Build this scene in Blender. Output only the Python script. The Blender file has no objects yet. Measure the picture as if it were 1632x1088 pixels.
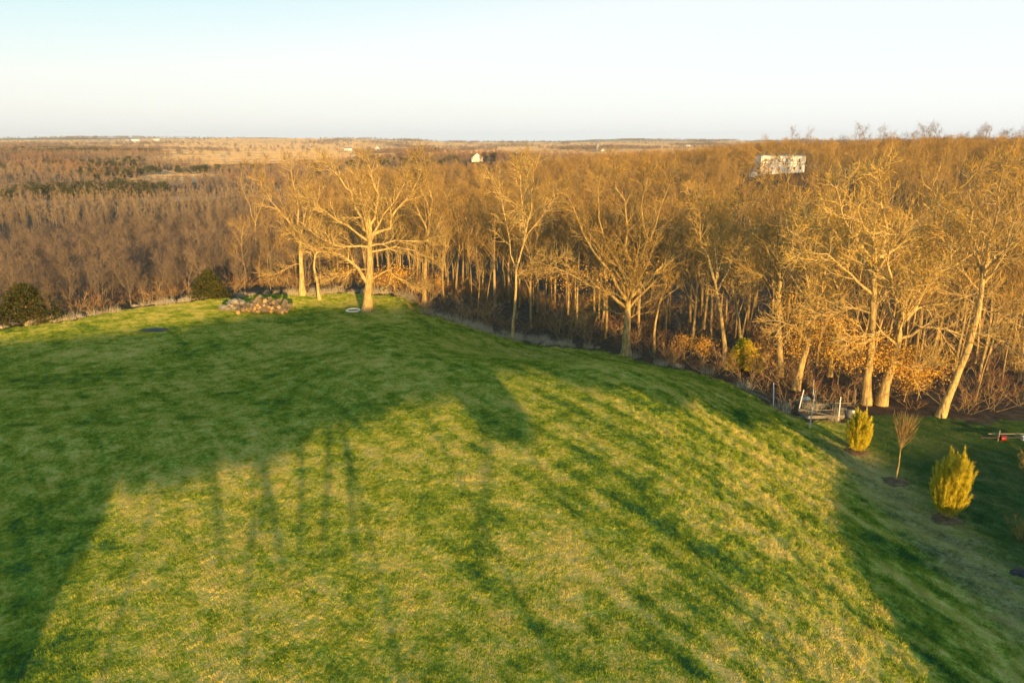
import bpy, math, random
import numpy as np
from mathutils import Vector, Euler

S = bpy.context.scene
COL = S.collection

# ------------------------------------------------------------------ camera, sky, sun, exposure
CAMZ = 18.0
PITCH = math.radians(16.03)
F = 1100.0                      # focal length in photo pixels (photo 1632 x 1088)
cam = bpy.data.cameras.new("camera")
cam.sensor_width = 36.0
cam.lens = 36.0 * F / 1632.0
cam.clip_end = 30000.0
cam.clip_start = 0.5
camo = bpy.data.objects.new("camera", cam)
COL.objects.link(camo)
camo.location = (0, 0, CAMZ)
camo.rotation_euler = (math.radians(90) - PITCH, 0, 0)
S.camera = camo

SUN_EL = math.radians(7.0)
SUN_AZ = math.radians(-18.0)    # direction the light travels, from +Y toward +X
LDIR = Vector((math.sin(SUN_AZ) * math.cos(SUN_EL), math.cos(SUN_AZ) * math.cos(SUN_EL), -math.sin(SUN_EL)))

w = bpy.data.worlds.new("World")
S.world = w
w.use_nodes = True
nt = w.node_tree
nt.nodes.clear()
sky = nt.nodes.new("ShaderNodeTexSky")
sky.sky_type = 'NISHITA'
sky.sun_disc = False
sky.sun_elevation = SUN_EL
sky.sun_rotation = math.pi + SUN_AZ
sky.altitude = 200
sky.air_density = 1.0
sky.dust_density = 2.2
sky.ozone_density = 1.2
bg = nt.nodes.new("ShaderNodeBackground")
bg.inputs[1].default_value = 0.032
wo = nt.nodes.new("ShaderNodeOutputWorld")
nt.links.new(sky.outputs[0], bg.inputs[0])
veil = nt.nodes.new("ShaderNodeBackground")      # thin high haze that whitens the whole sky
veil.inputs[1].default_value = 0.98
tcw = nt.nodes.new("ShaderNodeTexCoord")
dotn = nt.nodes.new("ShaderNodeVectorMath"); dotn.operation = 'DOT_PRODUCT'
dotn.inputs[1].default_value = (-0.14, 0.08, 0.88)
nt.links.new(tcw.outputs["Generated"], dotn.inputs[0])
vr = nt.nodes.new("ShaderNodeValToRGB")
VSTOPS = [(0.0, (.44, .45, .47)), (.10, (.40, .415, .43)), (.21, (.385, .385, .39)), (.325, (.21, .335, .35)), (.5, (.10, .23, .30)), (1.0, (.05, .15, .22))]
vr.color_ramp.elements[0].position = 0.0; vr.color_ramp.elements[0].color = (*VSTOPS[0][1], 1)
vr.color_ramp.elements[1].position = 1.0; vr.color_ramp.elements[1].color = (*VSTOPS[-1][1], 1)
for p_, c_ in VSTOPS[1:-1]:
    vr.color_ramp.elements.new(p_).color = (*c_, 1)
nt.links.new(dotn.outputs["Value"], vr.inputs[0])
nt.links.new(vr.outputs[0], veil.inputs[0])
adds = nt.nodes.new("ShaderNodeAddShader")
nt.links.new(bg.outputs[0], adds.inputs[0]); nt.links.new(veil.outputs[0], adds.inputs[1])
nt.links.new(adds.outputs[0], wo.inputs[0])

sun = bpy.data.lights.new("sun", 'SUN')
sun.energy = 5.0
sun.angle = math.radians(0.5)
sun.color = (1.0, 0.60, 0.19)
suno = bpy.data.objects.new("sun", sun)
COL.objects.link(suno)
suno.location = (30, -90, 60)
suno.rotation_euler = LDIR.to_track_quat('-Z', 'Y').to_euler()

S.view_settings.view_transform = 'Standard'
S.view_settings.look = 'None'
S.view_settings.exposure = 1.05
S.view_settings.gamma = 1.0
S.cycles.max_bounces = 5
S.cycles.diffuse_bounces = 2
S.cycles.transmission_bounces = 2
S.cycles.transparent_max_bounces = 4
S.cycles.volume_bounces = 0

# ------------------------------------------------------------------ helpers
def ss(a, b, x):
    t = np.clip((np.asarray(x, float) - a) / (b - a), 0, 1)
    return t * t * (3 - 2 * t)

def hash2(ix, iy, seed):
    n = (ix * 374761393 + iy * 668265263 + seed * 982451653) & 0x7fffffff
    n = ((n ^ (n >> 13)) * 1274126177) & 0x7fffffff
    n = n ^ (n >> 16)
    return (n & 0xffff) / 65535.0

def vnoise(x, y, sc, seed=0):
    x = np.asarray(x, float) / sc; y = np.asarray(y, float) / sc
    ix = np.floor(x).astype(np.int64); iy = np.floor(y).astype(np.int64)
    fx = x - ix; fy = y - iy
    fx = fx * fx * (3 - 2 * fx); fy = fy * fy * (3 - 2 * fy)
    a = hash2(ix, iy, seed); b = hash2(ix + 1, iy, seed)
    c = hash2(ix, iy + 1, seed); d = hash2(ix + 1, iy + 1, seed)
    return (a * (1 - fx) + b * fx) * (1 - fy) + (c * (1 - fx) + d * fx) * fy

E_X = [-400, -75, -57, -54, -51, -48.7, -46.8, -40, -31.7, -22, -15, -12.2, -10.9, -6, 0, 3.4, 6.4, 13, 18, 20, 21.5, 22.3, 24.5, 30, 60, 90, 400]
E_Y = [0, 60, 74, 76, 78.6, 82, 85.7, 90, 93, 93.5, 91, 87, 82, 82, 82.3, 81.5, 79.5, 74.5, 66.5, 62.6, 59.4, 55, 53, 53.3, 54, 50, 0]
def edge(x):
    return np.interp(x, E_X, E_Y)

AZ = np.array([-1.0, -0.71, -0.5, -0.36, -0.1, 0.16, 0.42, 0.71, 1.0])
RR = np.array([60, 90, 130, 200, 300, 450, 700, 1000, 1500, 2200, 3200, 5000, 6500, 14000], float)
ZT = np.array([
    # 60   90  130  200  300  450  700  1000 1500 2200 3200 5000 6500 14000
    [-3, -5, -10, -18, -24, -26, -27, -18, -6,  4,   8,  32,  28, 0],
    [-3, -5, -10, -18, -24, -26, -27, -18, -6,  5,   8,  38,  28, 0],
    [-3, -5, -10, -17, -24, -26, -27, -20, -9,  0,   8,  34,  28, 0],
    [-2, -3,  -9, -16, -22, -24, -25, -20, -13, -7,  1,  28,  28, 0],
    [-3, -4,  -9, -14, -18, -18, -12, -3, -5, -7,   -1,  27,  26, 0],
    [-4, -6, -10, -11,  -8,  -6,  -5, -6, -5, -3,    2,  27,  26, 0],
    [-5, -7,  -9,  -7,   0,   4,   3,  2,  2,  2,    4,  26,  24, 0],
    [-5, -8,  -8,  -3, 3.5, 5.5,   4,  3,  3,  4,    5,  25,  24, 0],
    [-5, -8,  -8,  -3, 3.5, 5.5,   4,  3,  3,  4,    5,  25,  24, 0]], float)

def table(a, r):
    a = np.clip(a, -1, 1)
    lr = np.log(np.clip(r, 60, 14000)); LR = np.log(RR)
    i = np.clip(np.searchsorted(AZ, a) - 1, 0, len(AZ) - 2)
    j = np.clip(np.searchsorted(LR, lr) - 1, 0, len(RR) - 2)
    fa = (a - AZ[i]) / (AZ[i + 1] - AZ[i]); fa = fa * fa * (3 - 2 * fa)
    fr = (lr - LR[j]) / (LR[j + 1] - LR[j]); fr = fr * fr * (3 - 2 * fr)
    return (ZT[i, j] * (1 - fr) + ZT[i, j + 1] * fr) * (1 - fa) + (ZT[i + 1, j] * (1 - fr) + ZT[i + 1, j + 1] * fr) * fa

def height(x, y):
    x = np.asarray(x, float); y = np.asarray(y, float)
    r = np.hypot(x, y)
    # the mown mound
    lw = ss(-10, -24, x)
    near = -1.6 + 1.6 * ss(0, 48, y) - 2.0 * (ss(52, 92, y) * (1 - lw) + ss(38, 64, y) * lw)
    a = ss(53, 75, y) * ss(-15, 4, x)
    b = ss(7, 26, x)
    near = near - 4.3 * (1 - (1 - a) * (1 - b)) + 1.6 * b * ss(48, 20, y) * 0.6
    near = near + 6.6 * ss(13, 29, x) * ss(17, 1, y) * ss(-60, -40, y)  # unseen rise added beside the viewpoint to shade the lower lawn
    near = near + (vnoise(x, y, 13, 3) - .5) * 0.45 + (vnoise(x, y, 4.5, 5) - .5) * 0.12
    yy = np.maximum(y, 1.0)
    far = table(np.where(y > 20, x / yy, np.sign(x) * 1.0), r)
    far = far + (vnoise(x, y, 60, 8) - .5) * 4 * ss(120, 300, r) + (vnoise(x, y, 400, 9) - .5) * 12 * ss(1400, 2500, r)
    far = far + (vnoise(x, y, 1100, 12) - .5) * 50 * ss(3000, 4800, r)
    far = -5 + (far + 5) * ss(-40, 60, y)
    riv = ss(622, 634, r) * ss(690, 678, r) * ss(-0.75, -0.7, x / yy) * ss(-0.22, -0.27, x / yy)
    far = far * (1 - riv) + (-28.5) * riv
    s = np.maximum(np.maximum(y - edge(x), np.abs(x + 5) - 85), -y - 110)
    k = ss(-4, 45, s)
    return near * (1 - k) + far * k

def h1(x, y):
    return float(height(np.array([x]), np.array([y]))[0])

CP, SP = math.cos(PITCH), math.sin(PITCH)
def ray(px, py):
    u = (px - 816) / F; v = (544 - py) / F
    return Vector((u, CP + v * SP, -SP + v * CP))

_T = np.exp(np.linspace(math.log(10), math.log(9000), 5000))
def hit(px, py):
    d = ray(px, py)
    z = CAMZ + d.z * _T
    g = height(d.x * _T, d.y * _T)
    b = np.nonzero(z < g)[0]
    if len(b) == 0:
        return None
    i = b[0]
    t = _T[i]
    if i > 0:
        e0 = z[i - 1] - g[i - 1]; e1 = g[i] - z[i]
        t = _T[i - 1] + (_T[i] - _T[i - 1]) * e0 / max(e0 + e1, 1e-9)
    x, y = d.x * t, d.y * t
    return Vector((x, y, h1(x, y)))

def onplane(px, py, y0):
    d = ray(px, py)
    t = y0 / d.y
    return Vector((d.x * t, y0, CAMZ + d.z * t))

def tag(o, label=None, cat=None, group=None, kind=None):
    if label: o["label"] = label
    if cat: o["category"] = cat
    if group: o["group"] = group
    if kind: o["kind"] = kind
    return o

def empty(name, loc, rz=0.0, sc=1.0):
    o = bpy.data.objects.new(name, None)
    o.empty_display_size = 0.5
    COL.objects.link(o)
    o.location = loc
    o.rotation_euler = (0, 0, rz)
    o.scale = (sc, sc, sc)
    return o

class MB:
    """collects faces with a material index and builds ONE mesh"""
    def __init__(s):
        s.v = []; s.n = 0; s.q = []; s.t = []; s.qm = []; s.tm = []
    def add(s, verts, quads=None, tris=None, m=0):
        verts = np.asarray(verts, np.float32).reshape(-1, 3)
        if quads is not None and len(quads):
            q = np.asarray(quads, np.int64) + s.n
            s.q.append(q); s.qm.append(np.full(len(q), m, np.int32))
        if tris is not None and len(tris):
            t = np.asarray(tris, np.int64) + s.n
            s.t.append(t); s.tm.append(np.full(len(t), m, np.int32))
        s.v.append(verts); s.n += len(verts)
    def tube(s, pts, rad, k=6, m=0, cap=True):
        P = np.array([tuple(p) for p in pts], float); R = np.asarray(rad, float)
        n = len(P)
        T = np.gradient(P, axis=0)
        T /= np.maximum(np.linalg.norm(T, axis=1, keepdims=True), 1e-9)
        ref = np.array([0.31, 0.94, 0.1]) if abs(T[0][2]) > 0.6 else np.array([0.02, 0.05, 1.0])
        U = np.cross(T, ref); U /= np.maximum(np.linalg.norm(U, axis=1, keepdims=True), 1e-9)
        W = np.cross(T, U)
        an = np.arange(k) * 2 * math.pi / k
        V = P[:, None, :] + R[:, None, None] * (np.cos(an)[None, :, None] * U[:, None, :] + np.sin(an)[None, :, None] * W[:, None, :])
        i = np.arange(n - 1)[:, None] * k; j = np.arange(k)[None, :]; j2 = (j + 1) % k
        Q = np.stack([i + j, i + j2, i + k + j2, i + k + j], -1).reshape(-1, 4)
        s.add(V.reshape(-1, 3), Q, None, m)
        if cap:
            c = np.vstack([V[-1], P[-1][None]])
            s.add(c, None, [(a, (a + 1) % k, k) for a in range(k)], m)
            c = np.vstack([V[0], P[0][None]])
            s.add(c, None, [((a + 1) % k, a, k) for a in range(k)], m)
    def box(s, c, d, m=0, rz=0.0, rx=0.0):
        x, y, z = d[0] / 2, d[1] / 2, d[2] / 2
        V = np.array([(-x, -y, -z), (x, -y, -z), (x, y, -z), (-x, y, -z), (-x, -y, z), (x, -y, z), (x, y, z), (-x, y, z)])
        M = np.array(Euler((rx, 0, rz)).to_matrix())
        V = V @ M.T + np.array(c)
        s.add(V, [(3, 2, 1, 0), (4, 5, 6, 7), (0, 1, 5, 4), (1, 2, 6, 5), (2, 3, 7, 6), (3, 0, 4, 7)], None, m)
    def mesh(s, name, mats, smooth=False):
        me = bpy.data.meshes.new(name)
        V = np.concatenate(s.v) if s.v else np.zeros((0, 3), np.float32)
        Q = np.concatenate(s.q) if s.q else np.zeros((0, 4), np.int64)
        T = np.concatenate(s.t) if s.t else np.zeros((0, 3), np.int64)
        nq, ntr = len(Q), len(T)
        me.vertices.add(len(V)); me.vertices.foreach_set("co", V.astype(np.float32).ravel())
        me.loops.add(nq * 4 + ntr * 3)
        me.loops.foreach_set("vertex_index", np.concatenate([Q.ravel(), T.ravel()]).astype(np.int32))
        me.polygons.add(nq + ntr)
        me.polygons.foreach_set("loop_start", np.concatenate([np.arange(nq) * 4, nq * 4 + np.arange(ntr) * 3]).astype(np.int32))
        mi = np.concatenate([np.concatenate(s.qm) if s.qm else np.zeros(0, np.int32), np.concatenate(s.tm) if s.tm else np.zeros(0, np.int32)])
        for mt in mats: me.materials.append(mt)
        me.polygons.foreach_set("material_index", mi.astype(np.int32))
        me.polygons.foreach_set("use_smooth", np.full(nq + ntr, smooth))
        me.update(calc_edges=True)
        return me
    def build(s, name, mats, parent=None, loc=None, smooth=False):
        if not isinstance(mats, (list, tuple)): mats = [mats]
        o = bpy.data.objects.new(name, s.mesh(name, mats, smooth))
        COL.objects.link(o)
        if parent is not None: o.parent = parent
        if loc is not None: o.location = loc
        return o

# ------------------------------------------------------------------ materials
class NT:
    def __init__(s, name, rough=0.9, spec=0.2):
        s.m = bpy.data.materials.new(name); s.m.use_nodes = True
        s.t = s.m.node_tree; s.b = s.t.nodes["Principled BSDF"]
        s.b.inputs["Roughness"].default_value = rough
        s.b.inputs["Specular IOR Level"].default_value = spec
    def n(s, typ, **kw):
        nd = s.t.nodes.new(typ)
        for k, v in kw.items(): setattr(nd, k, v)
        return nd
    def L(s, a, b): s.t.links.new(a, b)
    def pos(s):
        return s.n("ShaderNodeNewGeometry").outputs["Position"]
    def noise(s, vec, scale, detail=3, rough=0.5, sc=None, rot=0.0):
        if sc is not None or rot:
            if rot:
                mp = s.n("ShaderNodeMapping"); mp.inputs["Rotation"].default_value = (0, 0, rot)
                s.L(vec, mp.inputs[0]); vec = mp.outputs[0]
            if sc is not None:
                mp = s.n("ShaderNodeMapping"); mp.inputs["Scale"].default_value = sc
                s.L(vec, mp.inputs[0]); vec = mp.outputs[0]
        nd = s.n("ShaderNodeTexNoise"); nd.inputs["Scale"].default_value = scale
        nd.inputs["Detail"].default_value = detail; nd.inputs["Roughness"].default_value = rough
        s.L(vec, nd.inputs["Vector"])
        return nd.outputs["Fac"]
    def ramp(s, fac, stops):
        r = s.n("ShaderNodeValToRGB"); e = r.color_ramp.elements
        while len(e) > 1: e.remove(e[-1])
        e[0].position = stops[0][0]; e[0].color = (*stops[0][1], 1)
        for p, c in stops[1:]:
            x = e.new(p); x.color = (*c, 1)
        s.L(fac, r.inputs[0])
        return r.outputs[0]
    def mix(s, f, a, b, typ='MIX'):
        m = s.n("ShaderNodeMix", data_type='RGBA', blend_type=typ)
        for i, v in ((0, f), (6, a), (7, b)):
            if isinstance(v, (int, float)): m.inputs[i].default_value = v
            elif isinstance(v, tuple): m.inputs[i].default_value = (*v, 1)
            else: s.L(v, m.inputs[i])
        return m.outputs[2]
    def math(s, op, a, b=0.0, clamp=False):
        m = s.n("ShaderNodeMath", operation=op, use_clamp=clamp)
        for i, v in ((0, a), (1, b)):
            if isinstance(v, (int, float)): m.inputs[i].default_value = v
            else: s.L(v, m.inputs[i])
        return m.outputs[0]
    def mapr(s, v, a, b, c=0.0, d=1.0):
        m = s.n("ShaderNodeMapRange"); m.clamp = True
        s.L(v, m.inputs[0])
        for i, x in enumerate((a, b, c, d)): m.inputs[i + 1].default_value = x
        return m.outputs[0]
    def bump(s, h, strength, dist):
        b = s.n("ShaderNodeBump"); b.inputs["Strength"].default_value = strength; b.inputs["Distance"].default_value = dist
        s.L(h, b.inputs["Height"]); s.L(b.outputs[0], s.b.inputs["Normal"])
    def color(s, c):
        if isinstance(c, tuple): s.b.inputs["Base Color"].default_value = (*c, 1)
        else: s.L(c, s.b.inputs["Base Color"])
        return s.m

G = (0.030, 0.115, 0.028)
G2 = (0.27, 0.36, 0.010)
STRAW = (0.74, 0.57, 0.20)
def grass_color(k):
    p = k.pos()
    big = k.noise(p, 0.10, 4, 0.6)
    mid = k.noise(p, 0.75, 4, 0.7)
    stripes = k.noise(p, 1.0, 3, 0.6, sc=(0.05, 0.95, 1), rot=math.radians(53))
    fine = k.noise(p, 4.6, 5, 0.9)
    sep = k.n("ShaderNodeSeparateXYZ"); k.L(p, sep.inputs[0])
    rt = k.mapr(sep.outputs[0], -4, 10, 0.35, 1.0)
    a = k.math('ADD', k.math('MULTIPLY', big, 0.60), k.math('MULTIPLY', mid, 0.85))
    a = k.math('ADD', a, k.math('MULTIPLY', k.math('SUBTRACT', stripes, 0.5), rt))
    f = k.math('ADD', a, k.math('MULTIPLY', fine, 1.3))
    g = k.mix(k.mapr(f, 1.10, 1.38), G, G2)
    c = k.mix(k.math('MULTIPLY', k.mapr(f, 1.32, 1.58), 0.8), g, STRAW)
    # worn dry strip along the foot of the bank, beside the young trees
    wob = k.math('MULTIPLY', k.math('SUBTRACT', mid, 0.5), 5.0)
    dx = k.math('ABSOLUTE', k.math('SUBTRACT', k.math('ADD', sep.outputs[0], wob), 25.2))
    st = k.mapr(dx, 0.8, 3.2, 1.0, 0.0)
    st = k.math('MULTIPLY', st, k.mapr(sep.outputs[1], 47, 51, 1.0, 0.0))
    st = k.math('MULTIPLY', st, k.mapr(fine, 0.35, 0.6))
    c = k.mix(k.math('MULTIPLY', st, 0.95), c, (0.46, 0.37, 0.20))
    # lower lawn stays a deep green
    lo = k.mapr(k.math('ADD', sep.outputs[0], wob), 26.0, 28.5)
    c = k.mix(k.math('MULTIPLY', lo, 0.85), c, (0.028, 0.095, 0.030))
    return c, fine

k = NT("lawn_soil", 0.95, 0.1)
c, fine = grass_color(k)
k.bump(k.noise(k.pos(), 9, 3, 0.7), 0.9, 0.10)
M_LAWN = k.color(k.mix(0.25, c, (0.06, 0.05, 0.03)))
k = NT("grass_blades", 0.8, 0.15)
c, fine = grass_color(k)
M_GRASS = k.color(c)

k = NT("ground", 0.95, 0.1)
p = k.pos()
lit = k.ramp(k.noise(p, 1.3, 5, 0.7), [(0.3, (0.04, 0.028, 0.02)), (0.5, (0.085, 0.06, 0.04)), (0.7, (0.15, 0.11, 0.07))])
vor = k.n("ShaderNodeTexVoronoi"); vor.inputs["Scale"].default_value = 0.0042
mp = k.n("ShaderNodeMapping"); mp.inputs["Scale"].default_value = (0.75, 0.5, 0.0); mp.inputs["Rotation"].default_value = (0, 0, 0.5)
k.L(p, mp.inputs[0]); k.L(mp.outputs[0], vor.inputs["Vector"])
fc = k.ramp(vor.outputs["Color"], [(0.0, (0.42, 0.31, 0.18)), (0.35, (0.55, 0.42, 0.25)), (0.55, (0.30, 0.22, 0.14)), (0.7, (0.46, 0.35, 0.2)), (0.85, (0.20, 0.20, 0.09)), (1.0, (0.5, 0.38, 0.24))])
fc = k.mix(0.35, fc, k.ramp(k.noise(p, 0.02, 3, .6, sc=(1, 3, 1)), [(0.35, (0.32, 0.24, 0.14)), (0.65, (0.52, 0.42, 0.27))]))
at = k.n("ShaderNodeAttribute"); at.attribute_name = "field"
M_GROUND = k.color(k.mix(at.outputs["Fac"], lit, fc))
k.bump(k.noise(p, 3, 4, .7), 0.6, 0.12)

def bark(name, c1, c2, scale=6.0, var=0.25):
    k = NT(name, 0.9, 0.15)
    tc = k.n("ShaderNodeTexCoord").outputs["Object"]
    n = k.noise(tc, scale, 4, 0.7, sc=(1, 1, 0.22))
    c = k.ramp(n, [(0.32, c1), (0.62, c2)])
    oi = k.n("ShaderNodeObjectInfo")
    v = k.mapr(oi.outputs["Random"], 0, 1, 1 - var, 1 + var)
    hsv = k.n("ShaderNodeHueSaturation"); k.L(c, hsv.inputs["Color"]); k.L(v, hsv.inputs["Value"])
    n2 = k.noise(tc, 3.5, 3, 0.6, sc=(1, 1, .5)); k.bump(n, 1.0, 0.09)
    return k.color(hsv.outputs[0])
M_BARK = bark("oak_bark", (0.16, 0.115, 0.06), (0.58, 0.42, 0.17))
M_BARKF = bark("grey_bark", (0.13, 0.10, 0.055), (0.42, 0.30, 0.14))
M_BARKV = bark("dull_bark", (0.09, 0.075, 0.06), (0.25, 0.19, 0.13))
M_PALE = bark("pale_bark", (0.40, 0.36, 0.30), (0.62, 0.58, 0.50))

def twig(name, c1, c2, c3):
    k = NT(name, 0.9, 0.1)
    oi = k.n("ShaderNodeObjectInfo")
    g = k.noise(k.pos(), 0.022, 2, 0.5)
    r = k.math('ADD', k.math('MULTIPLY', oi.outputs["Random"], 0.70), k.math('MULTIPLY', g, 0.4))
    return k.color(k.ramp(r, [(0.15, c1), (0.5, c2), (0.85, c3)]))
M_TWIG = twig("twigs_gold", (0.12, 0.07, 0.028), (0.26, 0.15, 0.045), (0.42, 0.26, 0.055))
M_TWIGV = twig("twigs_mauve", (0.10, 0.078, 0.068), (0.165, 0.125, 0.102), (0.24, 0.175, 0.115))
M_TWIGH = twig("twigs_bright", (0.28, 0.175, 0.045), (0.42, 0.265, 0.062), (0.50, 0.33, 0.075))
M_TWIGM = twig("twigs_olive", (0.16, 0.105, 0.045), (0.25, 0.165, 0.058), (0.31, 0.22, 0.06))
M_TWIGP = twig("twigs_pale", (0.17, 0.125, 0.09), (0.24, 0.18, 0.12), (0.30, 0.23, 0.14))
M_TWIGR = twig("twigs_red", (0.22, 0.10, 0.06), (0.28, 0.14, 0.08), (0.30, 0.18, 0.09))

def leafm(name, c1, c2, c3):
    k = NT(name, 0.75, 0.2)
    g = k.noise(k.pos(), 2.3, 3, 0.7)
    return k.color(k.ramp(g, [(0.3, c1), (0.5, c2), (0.7, c3)]))
M_LEAF = leafm("dry_oak_leaves", (0.38, 0.18, 0.03), (0.66, 0.35, 0.05), (0.82, 0.50, 0.09))
M_CEDAR = leafm("cedar_green", (0.020, 0.030, 0.010), (0.042, 0.05, 0.015), (0.11, 0.085, 0.022))
M_YELLOW = leafm("golden_conifer", (0.26, 0.22, 0.02), (0.56, 0.46, 0.03), (0.78, 0.62, 0.05))
M_DRYGR = leafm("dry_tall_grass", (0.32, 0.26, 0.17), (0.48, 0.41, 0.28), (0.62, 0.55, 0.40))
M_MULCH = leafm("mulch", (0.07, 0.045, 0.025), (0.13, 0.085, 0.045), (0.20, 0.14, 0.07))

def plain(name, c, rough=0.8, var=0.12, scale=3.0, spec=0.3, metal=0.0):
    k = NT(name, rough, spec)
    k.b.inputs["Metallic"].default_value = metal
    n = k.noise(k.n("ShaderNodeTexCoord").outputs["Object"], scale, 4, 0.65)
    return k.color(k.ramp(n, [(0.3, tuple(x * (1 - var) for x in c)), (0.7, tuple(min(x * (1 + var), .95) for x in c))]))
M_WHITE = plain("white_siding", (0.84, 0.82, 0.78), 0.6, .03)
M_WPAINT = plain("white_paint", (0.70, 0.69, 0.66), 0.6)
M_ROOF = plain("grey_roof", (0.24, 0.22, 0.21), 0.85)
M_TANW = plain("cream_siding", (0.62, 0.55, 0.42), 0.7)
M_GLASS = plain("dark_pane", (0.04, 0.045, 0.05), 0.15, spec=0.6)
M_BLACK = plain("black_plastic", (0.025, 0.025, 0.027), 0.5)
M_RED = plain("red_paint", (0.18, 0.015, 0.015), 0.4)
M_GREYM = plain("grey_metal", (0.30, 0.31, 0.32), 0.45, metal=0.6)
M_WOOD = plain("weathered_post", (0.20, 0.185, 0.16), 0.85, .3)
M_LOGE = plain("cut_log_end", (0.36, 0.23, 0.115), 0.85, .5, 3)
M_LOG = plain("log_bark", (0.17, 0.135, 0.09), 0.9, .4, 5)
M_STONE = plain("pale_limestone", (0.27, 0.235, 0.18), 0.9, .35, 2.5)
M_STONED = plain("dark_fieldstone", (0.18, 0.17, 0.155), 0.9, .4, 2.5)
k = NT("river_water", 0.08, 0.6); M_WATER = k.color((0.16, 0.19, 0.24))
k.bump(k.noise(k.pos(), 0.5, 3, .6), 0.15, 0.1)

# ------------------------------------------------------------------ the ground and the lawn (one grid, split by faces)
def axis(lo, hi, st, far, g):
    a = list(np.arange(lo, hi + 1e-6, st))
    s = st; v = hi; up = []
    while v < far:
        s *= g; v += s; up.append(v)
    s = st; v = lo; dn = []
    while v > -far:
        s *= g; v -= s; dn.append(v)
    return np.array(dn[::-1] + a + up)
XS = axis(-92, 92, 0.8, 7000, 1.045)
YS = axis(-60, 98, 0.8, 7200, 1.038)
YS = YS[YS > -2500]
GX, GY = np.meshgrid(XS, YS)
GZ = height(GX, GY)
nx, ny = len(XS), len(YS)
V = np.stack([GX, GY, GZ], -1).reshape(-1, 3)
ii, jj = np.meshgrid(np.arange(nx - 1), np.arange(ny - 1))
Q = np.stack([jj * nx + ii, jj * nx + ii + 1, (jj + 1) * nx + ii + 1, (jj + 1) * nx + ii], -1).reshape(-1, 4)
cx = (XS[:-1] + XS[1:]) / 2; cy = (YS[:-1] + YS[1:]) / 2
CX, CY = np.meshgrid(cx, cy)
lawnm = ((CY < edge(CX) + (vnoise(CX, CY, 3, 21) - .5) * 2.2) & (np.abs(CX + 5) < 84) & (CY > -100)).reshape(-1)

def fieldmask(x, y):
    r = np.hypot(x, y); a = x / np.maximum(y, 1)
    f = ss(1300, 1500, r) * ss(0.42, 0.58, vnoise(x, y, 520, 31) + 0.28 * ss(2000, 3200, r))
    f = np.maximum(f, ss(930, 1080, r) * ss(-.47, -.42, a) * ss(.42, .37, a) * ss(.22, .30, vnoise(x, y, 300, 35)))
    f = f * (1 - 0.92 * ss(-0.44, -0.56, a) * ss(3300, 1500, r))
    f = np.maximum(f, ss(1050, 1150, r) * ss(-0.53, -0.48, a) * ss(-0.16, -0.2, a) * ss(.30, .40, vnoise(x, y, 260, 33)) * 1.0)
    f = np.maximum(f, ss(400, 420, r) * ss(520, 470, r) * ss(0.385, 0.41, a) * ss(0.53, 0.50, a))   # clearing behind the white house
    f = np.maximum(f, .85 * ss(.60, .68, vnoise(x, y, 130, 87)) * ss(710, 770, r) * ss(1500, 1300, r) * ss(-.22, -.3, a))
    return np.where(y > 0, np.clip(f, 0, 1), 0)

def forest(x, y):
    """trees per square metre"""
    r = np.hypot(x, y)
    s = y - edge(x)
    a = x / np.maximum(y, 1)
    f = ss(1, 5, s) * (np.abs(a) < 0.95) * (y > 40)
    riv = ss(616, 622, r) * ss(702, 696, r) * (a > -.72) * (a < -.26)
    f = f * (1 - riv) * (1 - ss(0.25, 0.5, fieldmask(x, y)))
    wb = (vnoise(x, y, 70, 77) - .5) * 50
    lf = ss(-.24, -.34, a)
    f = f * (1 - lf * ss(365, 375, r + wb) * ss(455, 445, r + wb) * .95) * (1 - lf * ss(560, 566, r + wb) * ss(625, 620, r + wb) * .9)
    # open ground around the white house
    f = f * (1 - ss(15, 12, np.abs(x - HOUSE.x * y / HOUSE.y)) * ss(215, 225, y) * ss(HOUSE.y + 25, HOUSE.y + 20, y))
    f = f * (1 - ss(26, 20, np.abs(x - BARN.x * y / BARN.y)) * ss(BARN.y - 260, BARN.y - 200, y) * ss(BARN.y + 25, BARN.y + 20, y))
    return f

def sub(name, faces, mat):
    used, inv = np.unique(faces.ravel(), return_inverse=True)
    b = MB(); b.add(V[used], inv.reshape(-1, 4))
    return b.build(name, mat, smooth=True), V[used]
HOUSE = hit(1241, 278)
BARN = onplane(760, 249, 860)
lawn, lv = sub("lawn", Q[lawnm], M_LAWN); tag(lawn, kind="structure")
ground, gv = sub("ground", Q[~lawnm], M_GROUND); tag(ground, kind="structure")
def attr(o, name, arr):
    a = o.data.attributes.new(name, 'FLOAT', 'POINT'); a.data.foreach_set("value", np.asarray(arr, np.float32))
attr(ground, "field", fieldmask(gv[:, 0], gv[:, 1]))
fr = forest(gv[:, 0], gv[:, 1]); gr_ = np.hypot(gv[:, 0], gv[:, 1]); ga = gv[:, 0] / np.maximum(gv[:, 1], 1)

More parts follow.
